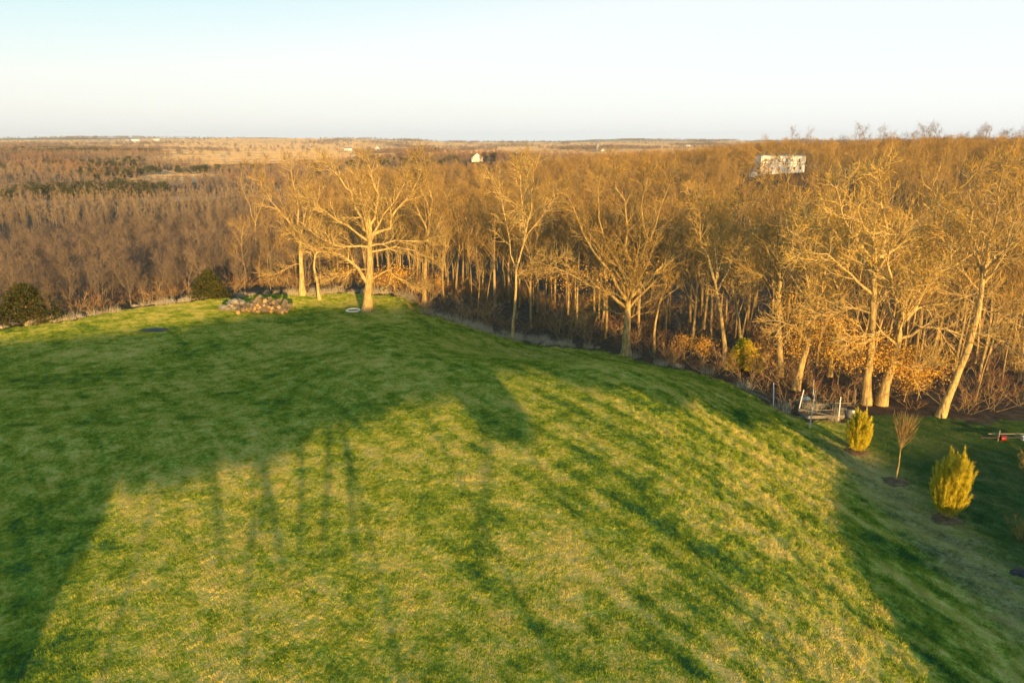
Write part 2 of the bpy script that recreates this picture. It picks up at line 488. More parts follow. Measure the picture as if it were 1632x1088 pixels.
# ------------------------------------------------------------------ scatter (geometry nodes; only for stuff)
def scatter(name, me, target, density, smin, smax, seed, tilt=0.0, attrname=None):
    o = bpy.data.objects.new(name, me); COL.objects.link(o)
    ng = bpy.data.node_groups.new(name, 'GeometryNodeTree')
    ng.interface.new_socket("Geometry", in_out='INPUT', socket_type='NodeSocketGeometry')
    ng.interface.new_socket("Geometry", in_out='OUTPUT', socket_type='NodeSocketGeometry')
    N = ng.nodes.new; L = ng.links.new
    gi = N('NodeGroupInput'); go = N('NodeGroupOutput')
    oi = N('GeometryNodeObjectInfo'); oi.inputs[0].default_value = target; oi.transform_space = 'RELATIVE'
    dp = N('GeometryNodeDistributePointsOnFaces'); dp.distribute_method = 'RANDOM'
    dp.inputs['Seed'].default_value = seed
    L(oi.outputs['Geometry'], dp.inputs['Mesh'])
    if attrname:
        na = N('GeometryNodeInputNamedAttribute'); na.data_type = 'FLOAT'; na.inputs['Name'].default_value = attrname
        mu = N('ShaderNodeMath'); mu.operation = 'MULTIPLY'; mu.inputs[1].default_value = density
        L(na.outputs['Attribute'], mu.inputs[0]); L(mu.outputs[0], dp.inputs['Density'])
    else:
        dp.inputs['Density'].default_value = density
    ip = N('GeometryNodeInstanceOnPoints')
    L(dp.outputs['Points'], ip.inputs['Points']); L(gi.outputs[0], ip.inputs['Instance'])
    rv = N('FunctionNodeRandomValue'); rv.data_type = 'FLOAT_VECTOR'
    rv.inputs[0].default_value = (-tilt, -tilt, 0); rv.inputs[1].default_value = (tilt, tilt, 6.283)
    rv.inputs['Seed'].default_value = seed + 1
    er = N('FunctionNodeEulerToRotation'); L(rv.outputs[0], er.inputs[0]); L(er.outputs[0], ip.inputs['Rotation'])
    rs = N('FunctionNodeRandomValue'); rs.data_type = 'FLOAT'
    rs.inputs[2].default_value = smin; rs.inputs[3].default_value = smax; rs.inputs['Seed'].default_value = seed + 2
    L(rs.outputs[1], ip.inputs['Scale'])
    L(ip.outputs[0], go.inputs[0])
    md = o.modifiers.new("scatter", 'NODES'); md.node_group = ng
    return o

def grass_mesh(seed, n, size, h, wd, spread=0.5):
    rg = np.random.default_rng(seed)
    p = (rg.random((n, 2)) - .5) * size
    hh = h * (0.5 + rg.random(n)); an = rg.random(n) * 6.283; le = rg.random(n) * spread * hh; la = rg.random(n) * 6.283
    wx = np.cos(an) * wd / 2; wy = np.sin(an) * wd / 2
    z0 = -0.03 * np.ones(n)
    A = np.stack([p[:, 0] - wx, p[:, 1] - wy, z0], 1); B = np.stack([p[:, 0] + wx, p[:, 1] + wy, z0], 1)
    C = np.stack([p[:, 0] + np.cos(la) * le, p[:, 1] + np.sin(la) * le, hh], 1)
    b = MB(); b.add(np.concatenate([A, B, C]), None, np.stack([np.arange(n), np.arange(n) + n, np.arange(n) + 2 * n], 1))
    return b
vis = ((lv[:, 1] > 12) & (np.abs(lv[:, 0]) < 0.95 * lv[:, 1] + 8)).astype(float)
attr(lawn, "vis", vis)
g = scatter("lawn_grass", grass_mesh(1, 420, 0.9, 0.055, 0.016, .8).mesh("lawn_grass", [M_GRASS]), lawn, 3.2, 0.8, 1.25, 11, 0.06, "vis")
tag(g, "short mown grass, green with straw coloured patches", "grass", kind="stuff")

# ------------------------------------------------------------------ tree generator
def poly(rg, st, d, L, n, wob, up):
    pts = [st.copy()]; d = d.normalized(); p = st.copy()
    for i in range(n):
        d = (d + Vector((rg.gauss(0, wob), rg.gauss(0, wob), rg.gauss(0, wob) * .7 + up))).normalized()
        p = p + d * (L / n); pts.append(p.copy())
    return pts

def along(pts, f):
    x = f * (len(pts) - 1); i = min(int(x), len(pts) - 2); t = x - i
    return pts[i].lerp(pts[i + 1], t), (pts[i + 1] - pts[i]).normalized()

def side(rg, d, ang):
    r = Vector((rg.gauss(0, 1), rg.gauss(0, 1), rg.gauss(0, 1)))
    s_ = d.cross(r).normalized()
    return (d * math.cos(ang) + s_ * math.sin(ang)).normalized()

def twigs(mb, seed, segs, per_m, tl, tw, sub_n, m=1, up=0.25):
    """segs: (a, b, scale) branch pieces that carry twigs; ribbons and thin wedges"""
    rg = np.random.default_rng(seed)
    A = np.array([tuple(s_[0]) for s_ in segs]); B = np.array([tuple(s_[1]) for s_ in segs]); K = np.array([s_[2] for s_ in segs])
    Ls = np.linalg.norm(B - A, axis=1)
    cnt = rg.poisson(np.maximum(Ls * per_m, 0.01))
    idx = np.repeat(np.arange(len(A)), cnt); n = len(idx)
    if n == 0: return
    t = rg.random(n)[:, None]
    P = A[idx] * (1 - t) + B[idx] * t
    D = (B - A)[idx] / np.maximum(Ls[idx][:, None], 1e-6)
    R = rg.normal(size=(n, 3)); D = D * 0.8 + R * 0.62; D[:, 2] += up
    D /= np.linalg.norm(D, axis=1, keepdims=True)
    ln = tl * (0.5 + rg.random(n)) * K[idx]
    R2 = rg.normal(size=(n, 3)) * .28; R2[:, 2] += 0.12
    mid = P + D * (ln * .5)[:, None]; D2 = D + R2; D2 /= np.linalg.norm(D2, axis=1, keepdims=True)
    tip = mid + D2 * (ln * .5)[:, None]
    Wd = np.cross(D, rg.normal(size=(n, 3))); Wd /= np.linalg.norm(Wd, axis=1, keepdims=True)
    wv = Wd * (tw / 2)
    i = np.arange(n)
    mb.add(np.concatenate([P - wv, P + wv, mid + wv * .65, mid - wv * .65, tip]),
           np.stack([i, i + n, i + 2 * n, i + 3 * n], 1), np.stack([i + 3 * n, i + 2 * n, i + 4 * n], 1), m)
    q = n * sub_n
    if q:
        j = rg.integers(0, n, q); f = rg.random(q)[:, None]
        P2 = np.where(f < .5, P[j] + (mid[j] - P[j]) * f * 2, mid[j] + (tip[j] - mid[j]) * (f * 2 - 1))
        Dn = D2[j] * .7 + rg.normal(size=(q, 3)) * .6; Dn[:, 2] += up * .6
        Dn /= np.linalg.norm(Dn, axis=1, keepdims=True)
        l2 = ln[j] * (.3 + .4 * rg.random(q))
        W2 = np.cross(Dn, rg.normal(size=(q, 3))); W2 /= np.linalg.norm(W2, axis=1, keepdims=True)
        w2 = W2 * (tw * .33)
        i = np.arange(q)
        mb.add(np.concatenate([P2 - w2, P2 + w2, P2 + Dn * l2[:, None]]), None, np.stack([i, i + q, i + 2 * q], 1), m)

def branchy(mb, rg, pts, r0, r1, lvl, segs, nb, blen, k, fstart=0.25, ang=(0.5, 1.0), wob=0.16, up=0.08, maxl=2, rmin=.022):
    rad = r1 + (r0 - r1) * (1 - np.linspace(0, 1, len(pts))) ** 1.5
    if r0 < .012 and lvl > 0: pass
    mb.tube(pts, rad, k, 0, cap=False)
    if lvl >= 1:
        for a, b in zip(pts[len(pts) // 3:-1], pts[len(pts) // 3 + 1:]): segs.append((a, b, 1.0))
    if lvl >= maxl: return
    for i in range(nb):
        f = fstart + (1 - fstart) * (i + rg.random()) / nb
        st, d = along(pts, min(f, .99))
        L = blen * (1.15 - 0.65 * f) * rg.uniform(.7, 1.25)
        rr = max(r1 + (r0 - r1) * (1 - f) ** 1.5, rmin) * rg.uniform(.5, .75)
        cp = poly(rg, st, side(rg, d, rg.uniform(*ang)), L, 5 if lvl == 0 else 3, wob, up)
        branchy(mb, rg, cp, rr, min(rr * .4, .012), lvl + 1, segs, max(2, int(nb * .75)), blen * .5, max(3, k - 2), .2, ang, wob, up, maxl, rmin)

def leaves(mb, seed, centers, n, spread, size):
    rg = np.random.default_rng(seed)
    C = np.array([tuple(c) for c in centers]); j = rg.integers(0, len(C), n)
    P = C[j] + rg.normal(size=(n, 3)) * spread * np.array([1, 1, .6])
    U = rg.normal(size=(n, 3)); U /= np.linalg.norm(U, axis=1, keepdims=True)
    W = np.cross(U, rg.normal(size=(n, 3))); W /= np.linalg.norm(W, axis=1, keepdims=True)
    s_ = (size * (.6 + .8 * rg.random(n)))[:, None]
    i = np.arange(n)
    mb.add(np.concatenate([P - U * s_, P - W * s_ * .6, P + U * s_, P + W * s_ * .6]), np.stack([i, i + n, i + 2 * n, i + 3 * n], 1))

def forest_tree(seed, H=17.0, r=.17, clear=.42, nl=11, ll=.34, per=2.2, tl=1.0, tw=.028, subn=3, mats=(0, 1), lean=0.03, ang=(.45, .85), lv=2, multi=1):
    rg = random.Random(seed)
    tr, cr, segs = MB(), MB(), []
    for mi in range(multi):
        d0 = Vector((rg.gauss(0, lean * (1 + 2 * (multi > 1))), rg.gauss(0, lean * (1 + 2 * (multi > 1))), 1))
        pts = poly(rg, Vector((rg.uniform(-.3, .3) * (multi > 1), rg.uniform(-.3, .3) * (multi > 1), -.4)), d0, H * clear * 1.15 + .4, 6, .035, .01)
        rr = r * (1 if mi == 0 else .75)
        tr.tube(pts, [rr * 1.35] + list(np.linspace(rr, rr * .72, 6)), 8, 0)
        dtop = (pts[-1] - pts[-2]).normalized()
        lead = poly(rg, pts[-1], dtop, H * (1 - clear * 1.15) * (1 if mi == 0 else .85), 7, .09, .05)
        full = pts[3:] + lead[1:]
        branchy(cr, rg, lead, rr * .72, .02, 0, segs, 3, H * ll * .5, 6, .3, ang, .12, .10, lv)
        n_ = nl if mi == 0 else nl // 2
        for i in range(n_):
            f = .12 + .8 * (i + rg.random()) / n_
            st, d = along(full, f)
            cp = poly(rg, st, side(rg, (d + Vector((0, 0, .3))).normalized(), rg.uniform(*ang)), H * ll * (1.15 - .75 * f) * rg.uniform(.75, 1.2), 6, .11, .09)
            r0 = rr * (.62 - .42 * f) * rg.uniform(.7, 1)
            branchy(cr, rg, cp, r0, .018, 0, segs, 5, H * ll * .42, 5, .25, ang, .13, .08, lv)
    twigs(cr, seed + 7, segs, per, tl, tw, subn)
    return tr, cr

# name, kwargs
PROTO = {}
def proto(key, nm, mats, tcrown=None, **kw):
    tr, cr = forest_tree(**kw)
    PROTO[key] = (tr.mesh("trunk", [mats[0]], True), cr.mesh("crown", [mats[0], mats[1]]), nm)
for i in range(5):
    proto(("forest", i), "bare_tree", (M_BARKF, M_TWIG), seed=40 + i, H=16.0, r=.15 + .03 * (i % 3), clear=.36 + .05 * (i % 3), nl=13, per=1.35, tw=.046, subn=2)
for i in range(3):
    proto(("valley", i), "bare_tree", (M_BARKV, M_TWIGV), seed=60 + i, H=12.5, r=.13, clear=.25, nl=13, ll=.36, per=1.9, tw=.04, subn=2, ang=(.4, .8))
for i in range(3):
    proto(("slim", i), "slender_tree", (M_BARKF, M_TWIG), seed=80 + i, H=12, r=.085, clear=.55, nl=7, ll=.24, per=2.6, tl=.8, tw=.024, lean=.06)
for i in range(2):
    proto(("brush", i), "bush", (M_BARKF, M_TWIGR), seed=90 + i, H=4.6, r=.04, clear=.12, nl=8, ll=.42, per=4.5, tl=.7, tw=.02, multi=4, lean=.16, lv=1)

def place(key, loc, rz, sc, label, cat, group):
    tm, cm, nm = PROTO[key]
    e = empty(nm, loc, rz, sc)
    for n_, me in (("trunk", tm), ("crown", cm)):
        o = bpy.data.objects.new(n_, me); COL.objects.link(o); o.parent = e
    tag(e, label, cat, group)
    return e

# ------------------------------------------------------------------ trees drawn after the photograph
HEROES = []
def px_tree(name, base, trunk, limbs, r0, seed, label, mats=(M_BARK, M_TWIGH), per=2.2, tl=.9, tw=.042, blen=2.9, nb=7, rtop=.42, leafpx=None,
            leafn=0, fill=6, group=None, ymul=1.0, subn=3, upf=.07, fillL=6.0, leafs=.07, lspread=.9, yoff=0):
    """trunk and limbs are photo polylines laid at the tree's own distance; each limb swings in depth too"""
    rg = random.Random(seed)
    B = hit(*base); y0 = B.y; HEROES.append((B.x, B.y))
    if yoff: y0 += yoff
    def W(q, dy=0.0): return onplane(q[0], q[1], y0 + dy) - B
    e = empty(name, B); tag(e, label, "tree", group)
    tp = [Vector((0, 0, -.5))] + [W(q) for q in trunk]
    # resample the trunk
    res = [tp[0]]
    for a, b in zip(tp[:-1], tp[1:]):
        for s_ in (.34, .67, 1.0): res.append(a.lerp(b, s_) + Vector((rg.gauss(0, .02), rg.gauss(0, .03), 0)))
    tr, cr, segs = MB(), MB(), []
    n = len(res); rad = [r0 * (1.0 - (1 - rtop) * i / (n - 1)) for i in range(n)]
    rad[0] *= 1.5; rad[1] *= 1.3; rad[2] *= 1.08
    tr.tube(res, rad, 12, 0)
    for li, lb in enumerate(limbs):
        fr_, ptsx = lb[0], lb[1:]
        dys = rg.uniform(-1, 1) * 3.2 * ymul
        P = [W(q, dys * (i / max(len(ptsx) - 1, 1))) for i, q in enumerate(ptsx)]
        R = [P[0]]
        for a, b in zip(P[:-1], P[1:]):
            L = (b - a).length
            for s_ in (.5, 1.0): R.append(a.lerp(b, s_) + Vector((rg.gauss(0, .05), rg.gauss(0, .08), rg.gauss(0, .05))) * L)
        # taper on beyond the drawn end
        R += poly(rg, R[-1], R[-1] - R[-2], blen * .35, 2, .15, .08)[1:]
        branchy(cr, rg, R, r0 * fr_ * .8, .025, 0, segs, nb + 3 + len(ptsx), blen, 7, .18, (.45, .95), .15, upf, 2, .042)
    top = res[-1]
    for i in range(fill):       # limbs towards and away from the camera, not traced
        st = res[rg.randint(max(2, n - 5), n - 1)]
        a = rg.choice((-1, 1)) * math.pi / 2 + rg.uniform(-.7, .7)
        d = Vector((math.cos(a), math.sin(a), rg.uniform(.5, 1.6)))
        R = poly(rg, st, d, fillL * rg.uniform(.7, 1.2), 6, .12, .06)
        branchy(cr, rg, R, r0 * .3, .02, 0, segs, nb, blen, 6, .2, (.45, .95), .15, upf, 2, .042)
    twigs(cr, seed + 5, segs, per * .6, tl, tw, 2)
    tr.build("trunk", mats[0], e, smooth=True)
    cr.build("crown", [mats[0], mats[1]], e)
    if leafpx:
        lm = MB(); leaves(lm, seed + 9, [W((q[0] + rg.uniform(-14, 14), q[1] + rg.uniform(-9, 9)), rg.uniform(-2, 2)) for q in leafpx for _ in range(14)], int(leafn * .85), lspread, leafs)
        lm.build("leaves", M_LEAF, e)
    return e

px_tree("oak_tree", (585, 496), [(587, 470), (588, 450), (590, 420), (589, 395), (590, 372)], [
    (.50, (586, 452), (572, 428), (548, 408), (526, 401), (500, 398)),
    (.45, (589, 378), (576, 350), (558, 308), (543, 283), (524, 266)),
    (.45, (590, 372), (596, 345), (602, 310), (592, 285), (590, 265)),
    (.42, (590, 376), (618, 362), (632, 338), (655, 310), (666, 288)),
    (.32, (590, 392), (612, 388), (648, 384), (690, 378)),
    (.30, (589, 402), (630, 392), (658, 400), (688, 412)),
    (.32, (589, 394), (560, 393), (524, 388), (500, 372)),
    (.26, (590, 446), (618, 432), (645, 448), (664, 458)),
    (.22, (588, 430), (560, 428), (535, 440)),
    (.25, (590, 380), (610, 340), (640, 300)), (.3, (588, 385), (556, 360), (520, 340), (496, 322)), (.25, (590, 372), (582, 330), (572, 290))], .60, 101,
    "large spreading oak with a thick pale trunk on the far lawn beside the white ring", mats=(M_BARK, M_TWIGM), leafpx=[(605, 440), (618, 433), (632, 428), (640, 440), (622, 442), (600, 446), (560, 432), (545, 425), (630, 436)], leafn=1500, fill=4, per=2.3, nb=8, blen=2.5, lspread=.5)
px_tree("oak_tree", (998, 566), [(998, 540), (1000, 510), (1001, 486), (1003, 468)], [
    (.50, (999, 490), (975, 470), (948, 455), (908, 436), (870, 424)),
    (.50, (1000, 480), (975, 440), (945, 400), (920, 350), (905, 310)),
    (.40, (1000, 478), (985, 440), (968, 408), (940, 370)),
    (.55, (1002, 470), (1004, 420), (1000, 370), (990, 320), (978, 280)),
    (.45, (1004, 468), (1022, 405), (1045, 355), (1056, 300)),
    (.55, (1004, 474), (1045, 435), (1080, 405), (1110, 375), (1130, 350)),
    (.40, (1002, 492), (1030, 462), (1062, 425), (1090, 400)),
    (.40, (1001, 474), (1010, 430), (1030, 380), (1025, 330), (1035, 290)),
    (.30, (1000, 500), (970, 492), (940, 498)),
    (.18, (1000, 510), (1015, 500), (1035, 480)),
    (.35, (1001, 470), (985, 420), (960, 350), (950, 300))], .52, 102,
    "biggest broad oak with limbs fanning out from low on its trunk at the lawn edge", leafpx=[(900, 445), (880, 430), (920, 455), (955, 470), (985, 450), (960, 440), (1030, 430), (860, 440), (930, 430)], leafn=1200, fill=7, per=2.3, fillL=8)
px_tree("bare_tree", (482, 471), [(481, 440), (479, 400), (478, 374)], [
    (.5, (478, 374), (458, 350), (434, 322), (418, 300)),
    (.5, (478, 374), (474, 340), (468, 300), (464, 270)),
    (.5, (478, 374), (492, 350), (506, 318), (514, 285)),
    (.25, (480, 420), (462, 424), (436, 438)),
    (.2, (480, 400), (500, 412), (520, 405)),
    (.35, (478, 380), (488, 330), (484, 280))], .40, 103,
    "tall bare tree with a straight trunk that forks halfway, left of the big lawn oak", mats=(M_BARK, M_TWIGM), fill=3, per=2.2)
px_tree("bare_tree", (407, 442), [(408, 400), (407, 372), (407, 356)], [
    (.5, (407, 356), (398, 328), (388, 300), (382, 270)),
    (.5, (407, 356), (416, 330), (424, 300), (420, 265)),
    (.35, (407, 362), (404, 320), (402, 275)),
    (.2, (407, 380), (390, 372), (376, 360))], .34, 104,
    "tall bare tree rising behind the woodpile, leftmost tall trunk at the lawn edge", mats=(M_BARK, M_TWIGM), fill=3, per=2.2, tw=.032)
px_tree("bare_tree", (509, 478), [(506, 450), (500, 425), (503, 405)], [
    (.5, (503, 408), (490, 390), (470, 380)), (.5, (503, 406), (520, 385), (540, 375)), (.4, (503, 405), (505, 380), (512, 350))], .22, 105,
    "short gnarled tree between the forked tree and the big lawn oak", mats=(M_BARK, M_TWIGM), fill=3, blen=2.2, per=2.2)
px_tree("bare_tree", (676, 492), [(676, 460), (678, 425), (682, 385), (684, 350)], [
    (.5, (682, 385), (668, 340), (660, 300)), (.5, (684, 352), (690, 320), (682, 285), (676, 262)), (.35, (680, 400), (700, 360), (712, 320)), (.3, (684, 350), (672, 300), (665, 262))], .33, 106,
    "tall dark tree just right of the big lawn oak, standing on the far grass", mats=(M_BARK, M_TWIGM), fill=4)
px_tree("bare_tree", (815, 540), [(818, 510), (822, 470), (823, 430), (834, 390), (842, 350)], [
    (.45, (823, 430), (808, 380), (800, 330), (795, 290)), (.5, (842, 352), (850, 310), (848, 270)), (.4, (834, 390), (860, 350), (880, 320)), (.35, (838, 370), (826, 320), (830, 280)),
    (.3, (824, 440), (850, 420), (880, 415))], .19, 107,
    "tall leaning tree at the lawn edge left of the broad low limbed oak", mats=(M_BARK, M_TWIGM), fill=4)
px_tree("bare_tree", (1157, 585), [(1155, 550), (1150, 510), (1145, 480), (1140, 452)], [
    (.5, (1140, 452), (1130, 415), (1118, 370), (1112, 330)), (.5, (1143, 465), (1160, 430), (1168, 380), (1165, 340)), (.35, (1140, 455), (1142, 400), (1138, 350)), (.2, (1148, 490), (1170, 470), (1182, 445))], .27, 108,
    "forked golden tree on the lawn edge right of the broad low limbed oak", fill=4)
px_tree("bare_tree", (1186, 575), [(1180, 530), (1174, 490), (1166, 455)], [
    (.5, (1166, 455), (1155, 410), (1150, 370)), (.5, (1166, 455), (1180, 420), (1195, 380)), (.3, (1170, 470), (1195, 450), (1205, 430))], .22, 109,
    "slimmer tree leaning left beside the yellow conifer in the wood", fill=3)
px_tree("bare_tree", (1042, 562), [(1043, 530), (1046, 505), (1052, 480), (1062, 455)], [
    (.5, (1062, 455), (1068, 410), (1075, 370)), (.5, (1054, 478), (1078, 455), (1098, 440))], .16, 110,
    "thin pale crooked tree beside the broad oak trunk", fill=2, blen=2)
px_tree("bare_tree", (1245, 600), [(1243, 560), (1240, 500), (1243, 450), (1246, 405)], [
    (.5, (1246, 405), (1250, 360), (1255, 310), (1252, 275)), (.5, (1243, 440), (1220, 400), (1198, 370), (1190, 330)), (.45, (1244, 420), (1236, 370), (1225, 320), (1215, 290)),
    (.4, (1245, 410), (1265, 380), (1280, 340)), (.3, (1242, 470), (1215, 440), (1185, 425)), (.3, (1242, 470), (1262, 450), (1285, 440))], .34, 111,
    "tall golden tree standing straight below the white house", fill=5, leafpx=[(1262, 480), (1275, 500), (1258, 510), (1290, 520), (1270, 470), (1250, 495)], leafn=1800, lspread=.7)
px_tree("bare_tree", (1268, 622), [(1275, 590), (1284, 560), (1292, 530), (1300, 490)], [
    (.5, (1300, 490), (1290, 450), (1280, 400)), (.5, (1300, 490), (1315, 450), (1322, 400)), (.35, (1292, 530), (1310, 505), (1330, 500)), (.3, (1288, 545), (1268, 520), (1252, 515))], .34, 112,
    "stout leaning trunk with orange leaves behind the white garden posts", fill=4, leafpx=[(1275, 545), (1290, 535), (1262, 530), (1305, 520), (1285, 510), (1310, 540), (1270, 560)], leafn=2600, lspread=.6)
px_tree("oak_tree", (1380, 644), [(1382, 600), (1388, 560), (1392, 500), (1393, 450), (1394, 414)], [
    (.42, (1394, 414), (1412, 372), (1406, 325), (1400, 290)), (.42, (1394, 416), (1370, 382), (1346, 352), (1338, 320)),
    (.40, (1392, 470), (1368, 450), (1343, 428), (1318, 406), (1280, 402)), (.38, (1394, 428), (1424, 414), (1450, 410)),
    (.42, (1394, 412), (1430, 392), (1470, 375), (1500, 358)), (.36, (1392, 440), (1360, 410), (1330, 372), (1300, 352)),
    (.30, (1390, 500), (1350, 490), (1310, 500)), (.30, (1391, 490), (1420, 460), (1440, 450)), (.3, (1394, 414), (1390, 360), (1375, 310))], .40, 113,
    "large spreading oak with its upright trunk behind the yellow conifer", leafpx=[(1390, 560), (1360, 540), (1410, 570), (1370, 575), (1330, 560), (1345, 520), (1400, 540), (1420, 560)], leafn=3200, fill=6, fillL=8, lspread=.6)
px_tree("oak_tree", (1404, 645), [(1412, 610), (1422, 580), (1432, 545), (1434, 510)], [
    (.5, (1434, 510), (1450, 470), (1480, 440), (1520, 425), (1555, 400)), (.45, (1434, 520), (1465, 490), (1505, 480), (1550, 470)),
    (.42, (1434, 510), (1425, 460), (1415, 420), (1420, 380)), (.4, (1432, 540), (1470, 520), (1510, 525), (1560, 535)), (.35, (1430, 550), (1400, 530), (1375, 540)),
    (.35, (1434, 510), (1455, 450), (1470, 400), (1475, 350)), (.3, (1425, 572), (1455, 590), (1480, 585))], .44, 114,
    "thick leaning oak trunk with orange leaves and arching limbs right of the upright oak", leafpx=[(1430, 590), (1450, 580), (1470, 590), (1485, 600), (1440, 570), (1415, 580), (1460, 600), (1495, 580), (1450, 560)], leafn=3400, fill=5, fillL=7, lspread=.5)
px_tree("oak_tree", (1497, 664), [(1515, 622), (1530, 588), (1545, 548), (1558, 500), (1564, 465), (1566, 435)], [
    (.45, (1566, 435), (1592, 402), (1625, 380), (1660, 360)), (.42, (1566, 435), (1576, 385), (1584, 330), (1592, 290)),
    (.4, (1566, 440), (1556, 390), (1545, 340), (1540, 300)), (.4, (1565, 455), (1595, 420), (1615, 370), (1625, 320)),
    (.32, (1560, 490), (1525, 470), (1495, 462)), (.32, (1560, 490), (1590, 500), (1632, 520)), (.3, (1563, 465), (1535, 430), (1515, 380)), (.25, (1550, 530), (1590, 540), (1625, 560))], .33, 115,
    "oak with a slanting bright trunk at the far edge of the lower lawn", fill=5, fillL=7)
px_tree("bare_tree", (1322, 600), [(1325, 560), (1332, 510), (1336, 460)], [
    (.5, (1336, 460), (1325, 410), (1318, 360)), (.5, (1336, 460), (1352, 420), (1360, 380))], .26, 116,
    "slender tree in the gap behind the garden between the leaning and the upright oak", fill=3, leafpx=[(1320, 540), (1335, 520), (1310, 560)], leafn=900)

# low leafy oak saplings glowing under the crowns
def leafy_sapling(px, py, h, seed, label):
    B = hit(px, py); e = empty("sapling", B); tag(e, label, "sapling", "leafy saplings under the trees")
    tr, cr = forest_tree(seed, H=h, r=.06, clear=.2, nl=9, ll=.4, per=2.5, tl=.6, tw=.02, lv=1)
    tr.build("trunk", M_BARKF, e); cr.build("crown", [M_BARKF, M_TWIG], e)
    rg = random.Random(seed)
    lm = MB(); leaves(lm, seed, [Vector((rg.gauss(0, h * .22), rg.gauss(0, h * .22), h * rg.uniform(.3, .95))) for _ in range(60)], 900, .28, .06)
    lm.build("leaves", M_LEAF, e)
for i, (px, py, h) in enumerate([(1205, 598, 4), (1335, 612, 4.2), (1440, 640, 3.5), (1120, 578, 3.0), (700, 470, 3.4), (1090, 572, 2.8), (640, 466, 3)]):
    leafy_sapling(px, py, h, 300 + i, "low sapling holding dry orange leaves under the tall bare trees")

# ------------------------------------------------------------------ the nearest 300 woodland trees, each a thing
rng = random.Random(5)
cells = {}
cand = []
def far_enough(x, y, d):
    ix, iy = int(x // 4), int(y // 4)
    for a in (-1, 0, 1):
        for b in (-1, 0, 1):
            for q in cells.get((ix + a, iy + b), ()):
                if (q[0] - x) ** 2 + (q[1] - y) ** 2 < d * d: return False
    cells.setdefault((ix, iy), []).append((x, y)); return True
pts = []
for _ in range(60000):
    y = rng.uniform(54, 150); x = rng.uniform(-.86, .86) * y
    s_ = y - float(np.interp(x, E_X, E_Y))
    if s_ < 2.0: continue
    if s_ > 60: continue
    if any(abs(x - hx) < 4.2 and hy - 25 < y < hy + 6 for hx, hy in HEROES): continue
    if not far_enough(x, y, 3.7): continue
    pts.append((s_ + rng.uniform(0, 6), x, y, s_))
pts.sort()
pts = pts[:300]
SPLIT = max(p[3] for p in pts)
SEC = [(-9, -.42, "bare tree on the wooded slope below the left edge of the lawn", "trees on the slope left of the lawn"),
       (-.42, -.2, "bare tree in the dense wood behind the woodpile and forked tree", "trees behind the woodpile"),
       (-.2, .1, "slender bare tree in the dark grove between the two big oaks", "trees in the grove between the oaks"),
       (.1, .36, "bare tree in the wood right of the broad low limbed oak", "trees right of the broad oak"),
       (.36, 9, "bare tree crowded behind the leaning oaks and garden", "trees behind the leaning oaks")]
for _, x, y, s_ in pts:
    a = x / y
    for lo, hi, lab, grp in SEC:
        if lo <= a < hi: break
    sc = rng.uniform(.78, 1.05)
    if a < -.40: key = ("valley", rng.randrange(3)); sc *= .8 if s_ > 12 else .5
    elif a < -.22: key = rng.choice([("valley", rng.randrange(3)), ("forest", rng.randrange(5))]); sc *= .72
    elif s_ < 14 and rng.random() < .55: key = ("slim", rng.randrange(3))
    else: key = ("forest", rng.randrange(5))
    if s_ < 6 and a > -.4: key = ("slim", rng.randrange(3)); sc *= .85
    place(key, (x, y, h1(x, y)), rng.uniform(0, 6.28), sc, lab, "tree", grp)

rng = random.Random(77)
for px, yd, sc in [(1372, 395, 1.1), (1384, 400, 1.2), (1398, 405, 1.1), (1420, 400, .95), (1440, 410, 1.0), (1462, 405, 1.1), (1475, 400, 1.2), (1490, 410, 1.2), (1502, 400, 1.1), (1525, 405, .95), (1560, 400, 1.05), (1572, 395, 1.15), (1584, 400, 1.15), (1600, 405, 1.1), (1614, 400, 1.05), (1630, 400, 1.1), (1410, 400, .9), (1430, 405, .95), (1452, 400, .95), (1514, 400, .9), (1538, 405, .85), (1550, 400, .9), (1340, 395, .85), (1355, 390, .9), (1592, 400, .95), (1622, 400, 1.0)]:
    px += rng.uniform(-3, 3)
    q = onplane(px, 230, yd)
    place(("valley", rng.randrange(3)), (q.x, yd, h1(q.x, yd)), rng.uniform(0, 6), sc * 1.5, "pale bare tree standing above the rest on the right skyline", "tree", "trees on the right skyline")
for px, yd, sc, lab in [(1218, 30, 1.15, "bare tree poking above the left end of the long white house"), (1262, 24, 1.3, "tallest bare tree behind the right part of the long white house"), (1282, 20, 1.25, "bare tree just right of the long white house")]:
    yd = HOUSE.y + yd; q = onplane(px, 230, yd)
    place(("forest", rng.randrange(5)), (q.x, yd, h1(q.x, yd)), rng.uniform(0, 6), sc, lab, "tree", "trees around the white house")

# ------------------------------------------------------------------ woodland beyond (stuff)
s_attr = gv[:, 1] - edge(gv[:, 0])
left = ss(-.22, -.36, ga)
midr = fr * ss(SPLIT - 6, SPLIT + 2, s_attr) * (gr_ < 620)
attr(ground, "near_right", midr * (1 - left))
attr(ground, "near_left", midr * left * ss(415, 405, gr_ ))
attr(ground, "pale_band", fr * ss(415, 425, gr_) * ss(640, 630, gr_) * left)
attr(ground, "shaded_band", left * (gv[:, 1] > 0) * (np.abs(ga) < .95) * ss(330, 345, gr_) * ss(450, 440, gr_) * ss(.3, .5, vnoise(gv[:, 0], gv[:, 1], 40, 79)))
farr = fr * ss(560, 640, gr_) * (gr_ < 1900)
attr(ground, "far_wood", farr)
n1 = vnoise(gv[:, 0], gv[:, 1], 110, 81); n2 = vnoise(gv[:, 0], gv[:, 1], 75, 83)
clear_ = 1 - ss(-.3, -.4, ga) * ss(.60, .68, vnoise(gv[:, 0], gv[:, 1], 130, 87))
